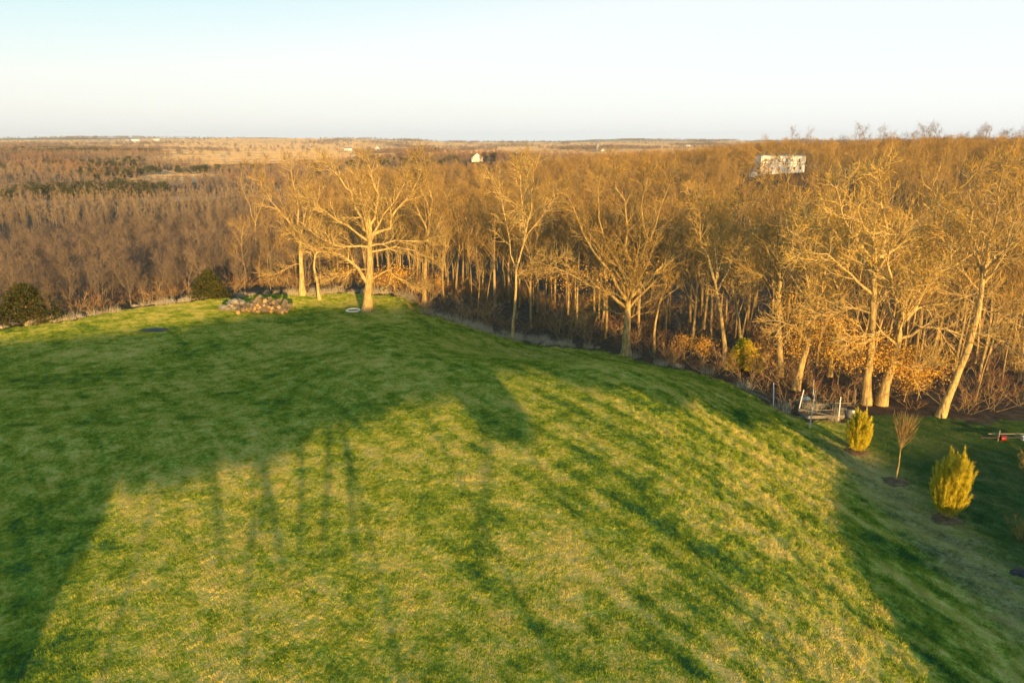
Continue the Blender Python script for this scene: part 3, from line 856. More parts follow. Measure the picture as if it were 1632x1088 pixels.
attr(ground, "far_a", farr * ss(.35, .55, n1) * clear_); attr(ground, "far_b", farr * ss(.6, .42, n1) * clear_)
attr(ground, "far_c", farr * ss(.55, .68, n2) * clear_); attr(ground, "far_ever", farr * ss(.60, .70, vnoise(gv[:, 0], gv[:, 1], 90, 85)) * (.25 + .75 * left))
clump = ss(.46, .58, vnoise(gv[:, 0], gv[:, 1], 180, 71)) * (1 - .9 * fieldmask(gv[:, 0], gv[:, 1])) + ss(.035, .012, np.abs(vnoise(gv[:, 0], gv[:, 1], 420, 73) - .5))
attr(ground, "hedges", np.clip(clump, 0, 1) * ss(1500, 1900, gr_) * (gr_ < 5600) * (np.abs(ga) < .85) * (gv[:, 1] > 0))
attr(ground, "edge_brush", ss(-.5, 1.5, s_attr) * ss(75, 25, s_attr) * (np.abs(ga) < .9) * (gv[:, 1] > 40))
attr(ground, "edge_grass", ss(-.6, .3, s_attr) * ss(3.6, 1.2, s_attr) * (np.abs(ga) < .9) * (gv[:, 1] > 40)
     * ss(.15, .6, vnoise(gv[:, 0], gv[:, 1], 2.6, 91)) * ss(.62, .5, ga) * (.42 + .58 * ss(-.16, -.13, ga) * ss(.02, -.03, ga)))

def joined(seed, mats, **kw):
    tr, cr = forest_tree(seed, **kw)
    cr.v = tr.v + cr.v   # shift crown indices behind the trunk's
    cr.q = tr.q + [q + tr.n for q in cr.q]; cr.qm = tr.qm + cr.qm
    cr.t = tr.t + [t + tr.n for t in cr.t]; cr.tm = tr.tm + cr.tm
    cr.n += tr.n
    return cr.mesh("woodland", mats)
for i in range(3):
    o = scatter("woodland", joined(140 + i, [M_BARKF, M_TWIG], H=15.5, r=.17, clear=.35, nl=10, per=1.2, tl=1.2, tw=.05, subn=2, lv=2), ground, .0080, .7, 1.05, 20 + i * 5, 0, "near_right")
    tag(o, "dense bare golden brown wood covering the hill behind the lawn", "woodland", kind="stuff")
for i in range(3):
    o = scatter("woodland", joined(150 + i, [M_BARKV, M_TWIGV], H=11, r=.12, clear=.25, nl=11, ll=.38, per=1.3, tl=1.2, tw=.055, subn=2, lv=2, ang=(.35, .75)), ground, .012, .65, 1.05, 40 + i * 5, 0, "near_left")
    tag(o, "dense mauve brown bare wood filling the valley on the left", "woodland", kind="stuff")
for i in range(3):
    o = scatter("woodland", joined(160 + i, [M_BARKV, (M_TWIGV, M_TWIGP, M_TWIGR)[i]], H=11, r=.2, clear=.2, nl=9, ll=.42, per=1.1, tl=2.0, tw=.17, subn=2, lv=1, ang=(.35, .8)), ground, (.011, .010, .010)[i], .6, 1.15, 60 + i * 5, 0, ("far_a", "far_b", "far_c")[i])
    tag(o, "hazy bare woods on the hills beyond the valley", "woodland", kind="stuff")
def blob_tree(seed, H, mats, nleaf, size):
    rg = random.Random(seed); b = MB()
    b.tube([Vector((0, 0, -.5)), Vector((0, 0, H * .5))], [.25, .15], 5, 0)
    leaves(b, seed, [Vector((rg.gauss(0, H * .17), rg.gauss(0, H * .17), H * rg.uniform(.3, .9))) for _ in range(14)], nleaf, H * .1, size)
    return b
def blob(seed, H, mats, nleaf, size):
    b = blob_tree(seed, H, mats, nleaf, size); b.qm[-1][:] = 1
    return b.mesh("woodland", mats)
o = scatter("distant_woods", blob(5, 11, [M_BARKF, M_TWIGV], 160, .55), ground, .0035, .7, 1.3, 91, 0, "hedges")
tag(o, "distant tree belts between tan fields near the horizon", "woodland", kind="stuff")
o = scatter("evergreen_patches", blob(6, 9, [M_BARKF, M_CEDAR], 420, .4), ground, .020, .6, 1.4, 95, 0, "far_ever")
tag(o, "dark green cedars dotted through the far valley woods", "woodland", kind="stuff")
o = scatter("woodland", joined(171, [M_BARKV, M_TWIGP], H=13, r=.08, clear=.12, nl=12, ll=.26, per=1.5, tl=1.6, tw=.12, subn=2, lv=1, ang=(.25, .5)), ground, .034, .7, 1.1, 130, 0, "pale_band")
tag(o, "pale golden belt of slender trees across the left valley", "woodland", kind="stuff")
M_SHADET = twig("twigs_shaded", (0.06, 0.055, 0.05), (0.09, 0.08, 0.065), (0.12, 0.10, 0.07))  # dark tone stands for the shade within the brush
o = scatter("thicket", joined(172, [M_SHADET, M_SHADET], H=5, r=.06, clear=.1, nl=9, ll=.5, per=3, tl=1.0, tw=.07, subn=2, lv=1), ground, .05, .6, 1.2, 140, 0, "shaded_band")
tag(o, "thicket strip in the left valley, darkened for its shade", "thicket", kind="stuff")
bt, bc = forest_tree(97, H=3.4, r=.03, clear=.1, nl=7, ll=.45, per=4, tl=.7, tw=.022, multi=3, lean=.2, lv=1)
o = scatter("undergrowth", joined(97, [M_BARKF, M_TWIGR], H=3.4, r=.03, clear=.1, nl=7, ll=.45, per=3.5, tl=.7, tw=.022, multi=3, lean=.2, lv=1), ground, .10, .45, 1.1, 101, 0, "edge_brush")
tag(o, "tangled brown undergrowth at the foot of the woods", "undergrowth", kind="stuff")
o = scatter("dry_grass", grass_mesh(8, 110, 1.3, .72, .026, .9).mesh("dry_grass", [M_DRYGR]), ground, 2.4, .4, 1.1, 111, 0.1, "edge_grass")
tag(o, "pale dry tall grass along the edge of the mown lawn", "grass", kind="stuff")

attr(ground, "stubble", fieldmask(gv[:, 0], gv[:, 1]) * (gr_ < 4500) * (np.abs(ga) < .85) * (gv[:, 1] > 0))
M_STUB = leafm("field_stubble", (0.30, 0.215, 0.12), (0.44, 0.33, 0.19), (0.50, 0.39, 0.25))
o = scatter("field_stubble", grass_mesh(18, 160, 9, .8, .30, 1.2).mesh("field_stubble", [M_STUB]), ground, .014, .5, 1.2, 121, 0.05, "stubble")
tag(o, "tan crop stubble on the distant fields", "stubble", kind="stuff")

# ------------------------------------------------------------------ cedars and young planted trees
def cedar(px, py, w_, h, seed, label, mat=M_CEDAR, name="cedar"):
    B = hit(px, py); e = empty(name, B); tag(e, label, "tree")
    rg = random.Random(seed); t = MB(); t.tube([Vector((0, 0, -.3)), Vector((.1, 0, h * .5)), Vector((0, 0, h * .9))], [.14, .09, .02], 6); t.build("trunk", M_BARKF, e)
    c = MB(); cs = []; segs = []
    for _ in range(70):
        z = rg.uniform(.08, .95) ** .9; a = rg.uniform(0, 6.28); rr = w_ / 2 * (1 - z) ** .6 * rg.uniform(.5, 1.05)
        tip = Vector((math.cos(a) * rr, math.sin(a) * rr, h * (z + .05))); cs += [tip, tip * .8 + Vector((0, 0, h * z * .2))]
        c.tube([Vector((0, 0, h * z * .8)), tip], [.03, .008], 3, 0, False)
    c.build("crown", M_BARKF, e)
    r_ = np.random.default_rng(seed)
    for _ in range(420):
        z = r_.random() ** 1.2; a = r_.random() * 6.283; rr = w_ / 2 * (1 - z ** 1.6) ** .7 * (1 + .22 * math.sin(a * 3 + seed) + .1 * math.sin(a * 7 + z * 9)) * r_.random() ** .4
        cs.append(Vector((math.cos(a) * rr, math.sin(a) * rr, h * (.04 + .92 * z))))
    l = MB(); leaves(l, seed, cs, 21000, h * .04, .085); l.build("foliage", mat, e)
cedar(45, 514, 7.0, 4.6, 1, "broad dark green cedar at the left end of the lawn")
cedar(335, 474, 4.6, 3.7, 2, "rounded dark green cedar behind the left end of the woodpile")
cedar(1183, 588, 3.6, 3.4, 3, "low golden conifer under the bare trees at the wood edge", M_YELLOW)

def golden(base, top, wpx, seed, label):
    B = hit(*base); H = (onplane(top[0], top[1], B.y) - B).z; wd = wpx / F * (B.y * CP + (CAMZ - B.z) * SP)
    e = empty("conifer", B); tag(e, label, "shrub", "golden conifers on the bank")
    t = MB(); t.tube([Vector((0, 0, -.2)), Vector((.03, 0, H * .2)), Vector((0, 0, H * .5))], [.06, .05, .03], 7); t.build("trunk", M_PALE, e)
    rg = np.random.default_rng(seed); n = 24000; m = 170
    pa = rg.random(m) * 6.283; pz = rg.random(m) ** .75                       # plume tips over the envelope
    env = np.interp(pz, [0, .15, .35, .6, .85, 1], [.45, .78, .98, 1.0, .70, .28]) * wd / 2 * (.75 + .35 * rg.random(m))
    tipv = np.stack([np.cos(pa) * env, np.sin(pa) * env, H * (.20 + .78 * pz) * (1 + .06 * rg.normal(size=m))], 1)
    bz = np.maximum(tipv[:, 2] - H * (.28 + .2 * rg.random(m)), H * .07)
    base_ = np.stack([tipv[:, 0] * .35, tipv[:, 1] * .35, bz], 1)
    j = rg.integers(0, m, n); f = rg.random(n)[:, None] ** .8
    P = base_[j] * (1 - f) + tipv[j] * f; P[:, :2] += (tipv[j, :2] - base_[j, :2]) * (f * (1 - f)) * .9
    P += rg.normal(size=(n, 3)) * wd * .042 * (1.15 - f)
    D = (tipv - base_)[j]; D /= np.linalg.norm(D, axis=1, keepdims=True); D = D + rg.normal(size=(n, 3)) * .30; D[:, 2] += .25
    D /= np.linalg.norm(D, axis=1, keepdims=True)
    W_ = np.cross(D, rg.normal(size=(n, 3))); W_ /= np.linalg.norm(W_, axis=1, keepdims=True)
    ln = H * (.035 + .05 * rg.random(n))[:, None]
    i = np.arange(n); b = MB(); b.add(np.concatenate([P - W_ * .011, P + W_ * .011, P + D * ln]), None, np.stack([i, i + n, i + 2 * n], 1))
    b.build("foliage", M_YELLOW, e)
golden((1365, 719), (1368, 655), 37, 1, "smaller bright golden conifer beside the garden posts")
golden((1507, 824), (1533, 720), 52, 2, "larger olive gold conifer on a dark mulch ring")

def young_tree():
    B = hit(1427, 765); H = 5.2
    top = onplane(1448, 640, B.y) - B; H = top.z
    e = empty("young_tree", B); tag(e, "young planted tree with a thin pale trunk and brushy upright twigs", "tree")
    t = MB(); t.tube([Vector((0, 0, -.2)), Vector((.05, 0, H * .2)), Vector((0, .04, H * .45))], [.07, .05, .04], 8); t.build("trunk", M_BARK, e, smooth=True)
    rg = random.Random(4); c = MB(); segs = []
    for i in range(60):
        a = rg.uniform(0, 6.28); z = rg.uniform(.36, .62); sp = rg.uniform(.2, .95)
        st = Vector((0, 0, H * z)); d = Vector((math.cos(a) * sp, math.sin(a) * sp, 1))
        p = poly(rg, st, d, H * (.88 - z) * rg.uniform(.55, 1.1), 5, .06, .16)
        c.tube(p, np.linspace(.018, .005, len(p)), 4, 0, False)
        segs += [(p[j], p[j + 1], 1.0) for j in range(1, 4)]
    twigs(c, 4, segs, 6, .42, .016, 1, up=.5); c.build("crown", [M_BARK, M_TWIG], e)
young_tree()
def sapling(base, top, label):
    B = hit(*base); T = onplane(top[0], top[1], B.y) - B; H = T.z
    e = empty("sapling", B); tag(e, label, "sapling")
    t = MB(); t.tube([Vector((0, 0, -.2)), Vector((.05, 0, H * .35)), Vector((.1, .03, H * .7))], [.06, .05, .035], 8); t.build("trunk", M_PALE, e, smooth=True)
    rg = random.Random(9); c = MB(); segs = []
    for i in range(12):
        a = rg.uniform(0, 6.28); z = rg.uniform(.55, .95)
        p = poly(rg, Vector((.08, .02, H * min(z, .7))), Vector((math.cos(a) * .7, math.sin(a) * .7, 1)), H * .32, 4, .1, .05)
        c.tube(p, np.linspace(.015, .005, len(p)), 4, 0, False); segs += [(p[j], p[j + 1], 1.0) for j in range(1, 4)]
    twigs(c, 5, segs, 4, .4, .012, 1); c.build("crown", [M_BARKF, M_TWIGR], e)
sapling((1290, 682), (1306, 596), "slim white trunked sapling standing before the garden posts")

def disc(px, py, r, name, mat, label, cat, seed=1, squash=.8, h=.08):
    B = hit(px, py); rg = random.Random(seed); n = 60; m = 8; b = MB(); Vv = []
    for j in range(m + 1):
        for i in range(n):
            a = i / n * 6.283; f = j / m
            rr = r * f * (1 + .12 * math.sin(3 * a + seed) + .08 * math.sin(7 * a + 2 * seed) + rg.uniform(-.1, .1) * f)
            x, y = math.cos(a) * rr, math.sin(a) * rr * squash
            Vv.append((x, y, h1(B.x + x, B.y + y) - B.z + .03 + h * (1 - f ** 2) + rg.uniform(0, .03) - .1 * (j == m)))
    Qd = [(j * n + i, j * n + (i + 1) % n, (j + 1) * n + (i + 1) % n, (j + 1) * n + i) for j in range(m) for i in range(n)]
    b.add(Vv, Qd); o = b.build(name, mat, loc=B, smooth=True); tag(o, label, cat); return o
disc(1365, 721, .85, "mulch_ring", M_MULCH, "mulch ring around the smaller golden conifer", "mulch", 1)
disc(1427, 768, .9, "mulch_ring", M_MULCH, "brown mulch ring around the young planted tree", "mulch", 2)
disc(1507, 828, .95, "mulch_ring", M_MULCH, "dark mulch ring around the larger golden conifer", "mulch", 3)
disc(247, 526, 1.7, "dark_patch", M_BLACK, "small dark patch on the lawn left of the stone pile", "patch", 4, .5, .05)  # plain low black disc
disc(1632, 914, .7, "dark_patch", M_BLACK, "dark object at the right frame edge on the lower lawn", "patch", 5, .7, .15)

def rock(b, c, s_, seed, m=0):
    rg = np.random.default_rng(seed)
    n, k_ = 7, 5; Vv = []
    for j in range(k_):
        th = math.pi * (j + .35) / (k_ - .3)
        for i in range(n):
            a = i / n * 6.283 + rg.random() * .3; q = .75 + .45 * rg.random()
            Vv.append((c[0] + s_[0] * q * math.sin(th) * math.cos(a), c[1] + s_[1] * q * math.sin(th) * math.sin(a), c[2] + s_[2] * q * math.cos(th)))
    Qd = [(j * n + i, (j + 1) * n + i, (j + 1) * n + (i + 1) % n, j * n + (i + 1) % n) for j in range(k_ - 1) for i in range(n)]
    base = len(Vv); Vv += [tuple(np.mean(Vv[:n], 0)), tuple(np.mean(Vv[-n:], 0))]
    T_ = [(i, (i + 1) % n, base) for i in range(n)] + [((k_ - 1) * n + (i + 1) % n, (k_ - 1) * n + i, base + 1) for i in range(n)]
    b.add(Vv, Qd, T_, m)

# split logs: golden cut ends toward the sun, the right part of the pile; dark fieldstones in its left part
rg = random.Random(12)
wp = hit(415, 500)
mpp = (wp.y * CP + 18 * SP) / F       # metres per photo pixel there
for i in range(76):
    u = rg.uniform(-1, 1); lay = rg.random() ** 1.2
    x = wp.x + (u * 38 + 4) * mpp; z = (1 - abs(u) ** 2.2) * 20 * mpp * lay
    y = wp.y + rg.uniform(-.5, 1.6)
    r_ = rg.uniform(.15, .32); L = rg.uniform(.8, 1.3); az = rg.gauss(0, .5)
    d = Vector((math.sin(az), math.cos(az), rg.gauss(0, .35))).normalized() * L
    b = MB(); b.tube([Vector((0, 0, 0)), d * .5, d], [r_, r_ * .98, r_ * .95], rg.choice((4, 5, 9)), 0, True)
    for t_ in (-1, -2): b.tm[t_][:] = 1 if rg.random() < .62 else 0
    o = b.build("log", [M_LOG, M_LOGE], loc=(x, y, h1(x, y) + r_ * .8 + z)); tag(o, "cut log with a pale sawn end in the heap on the far lawn", "log", "logs heaped beside the fieldstones")
for i in range(34):
    u = rg.uniform(-1, 1)
    x = wp.x + (u * 20 - 50) * mpp; y = wp.y + rg.uniform(0, 2) + .6; z = (1 - u * u) * 17 * mpp * rg.random()
    s_ = rg.uniform(.2, .45); b = MB(); rock(b, (0, 0, 0), (s_ * 1.3, s_, s_ * .8), i)
    o = b.build("stone", M_STONED if rg.random() < .7 else M_STONE, loc=(x, y, h1(x, y) + s_ * .4 + z)); tag(o, "rough grey stone in the heap at the left end of the logs", "stone", "stones heaped beside the logs")
for i in range(70):       # rubble along the far left edge of the lawn
    px = rg.choice([rg.uniform(195, 330), rg.uniform(195, 330), rg.uniform(0, 130)]); py = np.interp(px, [0, 120, 230, 330], [523, 506, 486, 476]) - rg.uniform(-1, 3)
    B = hit(px, py)
    s_ = rg.uniform(.12, .38); b = MB(); rock(b, (0, 0, 0), (s_ * 1.4, s_, s_ * .8), 200 + i)
    lab = ("pale stone in the rubble line left of the log heap", "stones along the lawn edge left of the log heap") if px > 160 else ("grey stone in the rubble by the broad dark cedar", "stones by the broad cedar")
    o = b.build("stone", M_STONE if rg.random() < .65 else M_STONED, loc=(B.x, B.y, B.z + s_ * .3)); tag(o, lab[0], "stone", lab[1])

# white ring by the oak
B = hit(563, 496); b = MB(); n = 40
P = [Vector((math.cos(i / n * 6.283) * .82, math.sin(i / n * 6.283) * .82, 0)) for i in range(n + 1)]
b.tube(P, [.10] * (n + 1), 8, 0, False)
tag(b.build("ring", M_WPAINT, loc=(B.x, B.y, B.z + .14), smooth=True), "white ring lying on the grass at the foot of the big lawn oak", "ring")

# ------------------------------------------------------------------ the fenced garden
posts = [(1233, 646, 1233, 610, "short white post at the left end of the garden"), (1272, 656, 1281, 621, "leaning white post at the near left corner of the garden"),
         (1296, 632, 1297, 606, "slim post behind the white trunked sapling"), (1336, 670, 1340, 632, "upright grey white post at the near right side of the garden"),
         (1381, 668, 1382, 633, "thin post behind the smaller golden conifer"), (1351, 646, 1352, 622, "thin dull post at the back of the garden"), (1362, 648, 1364, 620, "darker thin post at the back right of the garden")]
pp = []
for px, py, tx, ty, lab in posts:
    B = hit(px, py); T = onplane(tx, ty, B.y) - B; pp.append((B, T))
    b = MB(); b.tube([Vector((0, 0, -.3)), Vector((T.x * .5, 0, T.z * .5)), Vector((T.x, 0, T.z))], [.045, .045, .04], 8)
    tag(b.build("garden_post", M_WPAINT if "white" in lab else M_WOOD, loc=B), lab, "post", "posts around the garden")
def bar(a, c_, r_, name, mat, lab, cat, h=.15, group=None):
    A = hit(*a); C_ = hit(*c_); b = MB(); n = 6
    b.tube([Vector(((C_.x - A.x) * i / n, (C_.y - A.y) * i / n, h1(A.x + (C_.x - A.x) * i / n, A.y + (C_.y - A.y) * i / n) - A.z + h)) for i in range(n + 1)], [r_] * (n + 1), 8)
    return tag(b.build(name, mat, loc=A), lab, cat, group)
def bed(cx_, cy_, w_, d_, rz, lab):
    B = hit(cx_, cy_); e = empty("garden_bed", (B.x, B.y, h1(B.x, B.y)), rz); tag(e, lab, "garden bed", "raised beds in the garden")
    for c0, dm in (((0, -d_ / 2, .12), (w_, .05, .3)), ((0, d_ / 2, .12), (w_, .05, .3)), ((-w_ / 2, 0, .12), (.05, d_ - .06, .3)), ((w_ / 2, 0, .12), (.05, d_ - .06, .3))):
        b = MB(); b.box(c0, dm); b.build("board", M_WOOD, e)
    b = MB(); b.box((0, 0, .08), (w_ - .06, d_ - .06, .26)); b.build("soil", M_MULCH, e)
bed(1308, 662, 3.4, 1.3, .05, "long pale edged raised bed nearest the lawn")
bed(1300, 645, 3.0, 1.2, .02, "raised bed behind the nearest one in the garden")
bed(1345, 650, 2.0, 1.2, -.05, "short raised bed at the right of the garden")
bar((1272, 657), (1336, 671), .045, "rail", M_WOOD, "long white pipe lying along the near edge of the garden", "pipe", .35)
bar((1276, 649), (1330, 652), .04, "rail", M_WOOD, "grey rail lying across the middle of the garden", "rail", .4)
bar((1185, 622), (1226, 641), .16, "fallen_log", M_LOG, "dark fallen log at the wood edge left of the garden posts", "log", .12)
bar((1200, 626), (1222, 634), .10, "fallen_log", M_LOG, "thinner dark branch lying on the fallen log", "log", .34)
B = hit(1283, 641); b = MB(); rock(b, (0, 0, .25), (.5, .35, .35), 4); tag(b.build("tarp_bundle", plain("blue_tarp", (.10, .16, .22)), loc=B), "small blue grey bundle by the leaning garden post", "bundle")
B = hit(1356, 664); b = MB(); b.tube([Vector((0, 0, 0)), Vector((0, 0, .35)), Vector((0, 0, .75))], [.42, .45, .40], 14); o = b.build("bin", M_GREYM, loc=B, smooth=True); tag(o, "round grey bin left of the smaller golden conifer", "bin")
b = MB(); b.tube([Vector((0, 0, .75)), Vector((0, 0, .80)), Vector((0, 0, .86))], [.45, .43, .1], 14); b.build("lid", M_BLACK, o)

# the low black bar with red drum on the lower lawn
B = hit(1590, 703); e = empty("lawn_roller", B); tag(e, "low black bar with a red drum and upright handle on the lower lawn", "garden tool")
kx = (B.y * CP + (CAMZ - B.z) * SP) / F
b = MB(); b.box((12 * kx, 0, .32), (84 * kx, .10, .09)); b.build("bar", M_BLACK, e)
b = MB(); b.box((20 * kx, .5, .42), (60 * kx, .07, .06)); b.build("rail", M_WOOD, e)
b = MB(); b.box((0, 0, .42), (.07, .07, 1.0)); b.build("handle", M_WOOD, e)
b = MB(); b.tube([Vector((2 * kx, -.05, .30)), Vector((6 * kx, -.05, .30)), Vector((10 * kx, -.05, .30))], [.20, .24, .20], 14); b.build("drum", M_RED, e, smooth=True)
b = MB(); b.tube([Vector((37 * kx, -.05, .30)), Vector((44 * kx, -.05, .30))], [.2, .2], 12); b.build("wheel", M_WPAINT, e)

# twiggy shrub at the right edge of the lower lawn
def twiggy(px, py, h, seed, label):
    B = hit(px, py); e = empty("bush", B); tag(e, label, "bush", "thin bushes at the right edge")
    rg = random.Random(seed); st = MB(); tw_ = MB(); segs = []
    for i in range(22):
        a = rg.uniform(0, 6.28); sp = rg.uniform(.1, .8)
        p = poly(rg, Vector((math.cos(a) * .1, math.sin(a) * .1, -.05)), Vector((math.cos(a) * sp, math.sin(a) * sp, 1)), h * rg.uniform(.5, 1), 5, .12, .03)
        st.tube(p, np.linspace(.010, .004, len(p)), 4, 0, False); segs += [(p[q_], p[q_ + 1], 1.0) for q_ in range(1, 5)]
    twigs(tw_, seed, segs, 8, .3, .012, 1, m=0)
    st.build("stems", M_BARKF, e); tw_.build("twigs", M_TWIG, e)
twiggy(1628, 862, 1.7, 401, "pale twiggy bush at the right edge of the lower lawn")
twiggy(1640, 760, 2.2, 402, "thin upright plant at the right edge above the twiggy bush")

# ------------------------------------------------------------------ houses
def house(name, base, wpx, wall_h, depth, rz, label, mat=M_WHITE, roof_h=1.8, wins=(), gable=False, cat="house", eave=.4, dist=None):
    B = hit(*base)
    if dist:
        q = onplane(base[0], base[1], dist); B = Vector((q.x, dist, h1(q.x, dist)))
    wd = wpx / F * (B.y * CP + (CAMZ - B.z) * SP)
    e = empty(name, B, rz); tag(e, label, cat)
    b = MB(); b.box((0, 0, wall_h / 2 - .5), (wd, depth, wall_h + 1))
    z = wall_h
    if gable:   # ridge runs away from the camera
        b.add([(-wd / 2, -depth / 2, z), (wd / 2, -depth / 2, z), (0, -depth / 2, z + roof_h), (-wd / 2, depth / 2, z), (wd / 2, depth / 2, z), (0, depth / 2, z + roof_h)], None, [(0, 1, 2), (4, 3, 5)])
    else:
        b.add([(-wd / 2, -depth / 2, z), (-wd / 2, depth / 2, z), (-wd / 2, 0, z + roof_h), (wd / 2, -depth / 2, z), (wd / 2, depth / 2, z), (wd / 2, 0, z + roof_h)], None, [(1, 0, 2), (3, 4, 5)])
    b.build("wall", mat, e)
    r = MB(); t = .18
    if gable:
        for sg in (-1, 1):
            a_ = Vector((sg * (wd / 2 + eave), 0, z - eave * roof_h / (wd / 2) + .05)); c_ = Vector((0, 0, z + roof_h + .05)); y2 = depth / 2 + eave
            r.add([(a_.x, -y2, a_.z), (c_.x, -y2, c_.z), (c_.x, y2, c_.z), (a_.x, y2, a_.z), (a_.x, -y2, a_.z + t), (c_.x, -y2, c_.z + t), (c_.x, y2, c_.z + t), (a_.x, y2, a_.z + t)],
                  [(0, 1, 2, 3), (4, 5, 6, 7), (0, 1, 5, 4), (2, 3, 7, 6), (0, 3, 7, 4)])
    else:
        for sg in (-1, 1):
            ay = sg * (depth / 2 + eave); az_ = z - eave * roof_h / (depth / 2) + .05; x2 = wd / 2 + eave; cz = z + roof_h + .05
            r.add([(-x2, ay, az_), (x2, ay, az_), (x2, 0, cz), (-x2, 0, cz), (-x2, ay, az_ + t), (x2, ay, az_ + t), (x2, 0, cz + t), (-x2, 0, cz + t)],
                  [(0, 1, 2, 3), (4, 5, 6, 7), (0, 1, 5, 4), (1, 2, 6, 5), (3, 0, 4, 7)])
    r.build("roof", M_ROOF if name != "white_roofed_barn" else M_WHITE, e)
    for (u, zz, ww, hh) in wins:
        f = MB(); f.box((u * wd, -depth / 2 - .03, zz), (ww + .24, .1, hh + .24)); fo = f.build("window", M_WPAINT, e)
        g_ = MB(); g_.box((u * wd, -depth / 2 - .09, zz), (ww, .04, hh)); g_.build("pane", M_GLASS, fo)
    return e, wd
he, wd = house("house", (1241, 276), 70, 8.6, 9, 0.0, "long two storey white house on the wooded hill", roof_h=.5, wins=[(-.40, 6.6, .9, 1.1), (-.26, 6.6, .8, 1.1), (-.10, 6.4, .8, 1.1), (.08, 6.4, .7, 1.0), (.20, 6.5, .7, 1.0), (.36, 6.3, 1.0, 1.8), (-.38, 2.6, .8, 1.1), (-.24, 2.6, .8, 1.1), (-.08, 2.2, 1.0, 2.1), (.12, 2.6, .8, 1.1), (.26, 2.6, .8, 1.2), (.40, 2.6, .8, 1.2)])
b = MB(); b.box((0, -4.58, 4.6), (wd, .10, .22)); b.build("floor_band", M_GLASS, he)
house("shed", (1201, 264), 9, 2.6, 4, .1, "small pale shed left of the long white house", roof_h=.8, cat="shed", dist=he.location.y - 4)
DIST = [
    ("barn", (760, 249), 17, 5, 16, "white gabled barn above the middle woods", M_WHITE, 5, True, 900),
    ("farmhouse", (555, 240), 12, 6, 12, "white farmhouse on the tan fields, leftmost of three", M_WHITE, 4, False, None),
    ("farmhouse", (602, 241), 7, 8, 12, "narrow white farmhouse between two others on the fields", M_WHITE, 5, True, None),
    ("farmhouse", (637, 243), 11, 7, 12, "white farmhouse on the fields, rightmost of three", M_WHITE, 4, False, None),
    ("barn", (957, 241), 8, 5, 14, "small white barn right of the silo", M_WHITE, 4, False, None),
    ("barn", (216, 225), 12, 8, 18, "white barn on the far left skyline", M_WHITE, 6, False, None),
    ("barn", (204, 226), 8, 9, 18, "dark barn beside the white one on the far left skyline", M_ROOF, 6, True, None),
    ("farmhouse", (1096, 235), 6, 8, 14, "tiny white farmhouse on the far right fields", M_WHITE, 5, False, None),
    ("farmhouse", (250, 224), 8, 7, 14, "low pale farmhouse right of the skyline barns", M_WHITE, 4, False, None),
]
for nm, bs, wpx, wh, dp_, lab, mt, rh, gb, dist in DIST:
    if hit(*bs) is None: bs = (bs[0], bs[1] + 4)
    if hit(*bs) is None: continue
    house(nm, bs, wpx, wh, dp_, 0.1, lab, mt, rh, (), gb, "building", dist=dist)
B = hit(952, 242)
if B:
    e = empty("silo", B); tag(e, "dark farm silo beside the small white barn", "silo")
    b = MB(); b.tube([Vector((0, 0, -1)), Vector((0, 0, 12)), Vector((0, 0, 20))], [4.5, 4.5, 4.5], 16); b.build("body", M_ROOF, e, smooth=True)
    b = MB(); b.tube([Vector((0, 0, 20)), Vector((0, 0, 22)), Vector((0, 0, 23.5))], [4.6, 3, .4], 16); b.build("dome", M_GREYM, e, smooth=True)

# river in the valley
b = MB(); n = 60; Vv = []
for i in range(n + 1):
    a = -.70 + .42 * i / n
    for r_ in (630 + 4 * math.sin(i * .4), 684 + 5 * math.sin(i * .3)):
        y = r_ / math.hypot(1, a); Vv.append((a * y, y, -27.3))
b.add(Vv, [(2 * i, 2 * i + 2, 2 * i + 3, 2 * i + 1) for i in range(n)])
tag(b.build("river", M_WATER), kind="structure")

# ------------------------------------------------------------------ behind the camera: the home and the trees added out of view to shade the lawn
PD = Vector((math.cos(SUN_AZ), -math.sin(SUN_AZ), 0)); DD = Vector((math.sin(SUN_AZ), math.cos(SUN_AZ), 0))
def pd(p_, d_):
    v = PD * p_ + DD * d_; return Vector((v.x, v.y, h1(v.x, v.y)))
TS = math.tan(SUN_EL)
def added_house():
    d0 = -13; zr = 8.05 - d0 * TS; L = 26.0; c0 = pd(-10.6 - L / 2, d0)
    e = empty("house", c0, -SUN_AZ); tag(e, "unseen two storey house added behind the viewpoint to shade the lawn", "house")
    ht = zr - c0.z; wl = ht - 3.6; D_ = 10.0
    b = MB(); b.box((0, 0, wl / 2 - .5), (L, D_, wl + 1))
    b.add([(-L / 2, -D_ / 2, wl), (-L / 2, D_ / 2, wl), (-L / 2, 0, ht - .1), (L / 2, -D_ / 2, wl), (L / 2, D_ / 2, wl), (L / 2, 0, ht - .1)], None, [(1, 0, 2), (3, 4, 5)])
    b.build("wall", M_TANW, e)
    r = MB()
    for sg in (-1, 1):
        y1 = sg * (D_ / 2 + .5); z1 = wl - .36; x2 = L / 2 + .4
        r.add([(-x2, y1, z1), (x2, y1, z1), (x2, 0, ht), (-x2, 0, ht), (-x2, y1, z1 + .2), (x2, y1, z1 + .2), (x2, 0, ht + .2), (-x2, 0, ht + .2)], [(0, 1, 2, 3), (4, 5, 6, 7), (0, 1, 5, 4), (1, 2, 6, 5), (3, 0, 4, 7)])
    r.build("roof", M_ROOF, e)
    for zz in (1.6, 4.6):
        for u in (-.4, -.2, 0, .2, .4):
            f = MB(); f.box((u * L, D_ / 2 + .03, zz), (1.5, .1, 1.5)); fo = f.build("window", M_WPAINT, e)
            g_ = MB(); g_.box((u * L, D_ / 2 + .09, zz), (1.25, .04, 1.25)); g_.build("pane", M_GLASS, fo)
added_house()
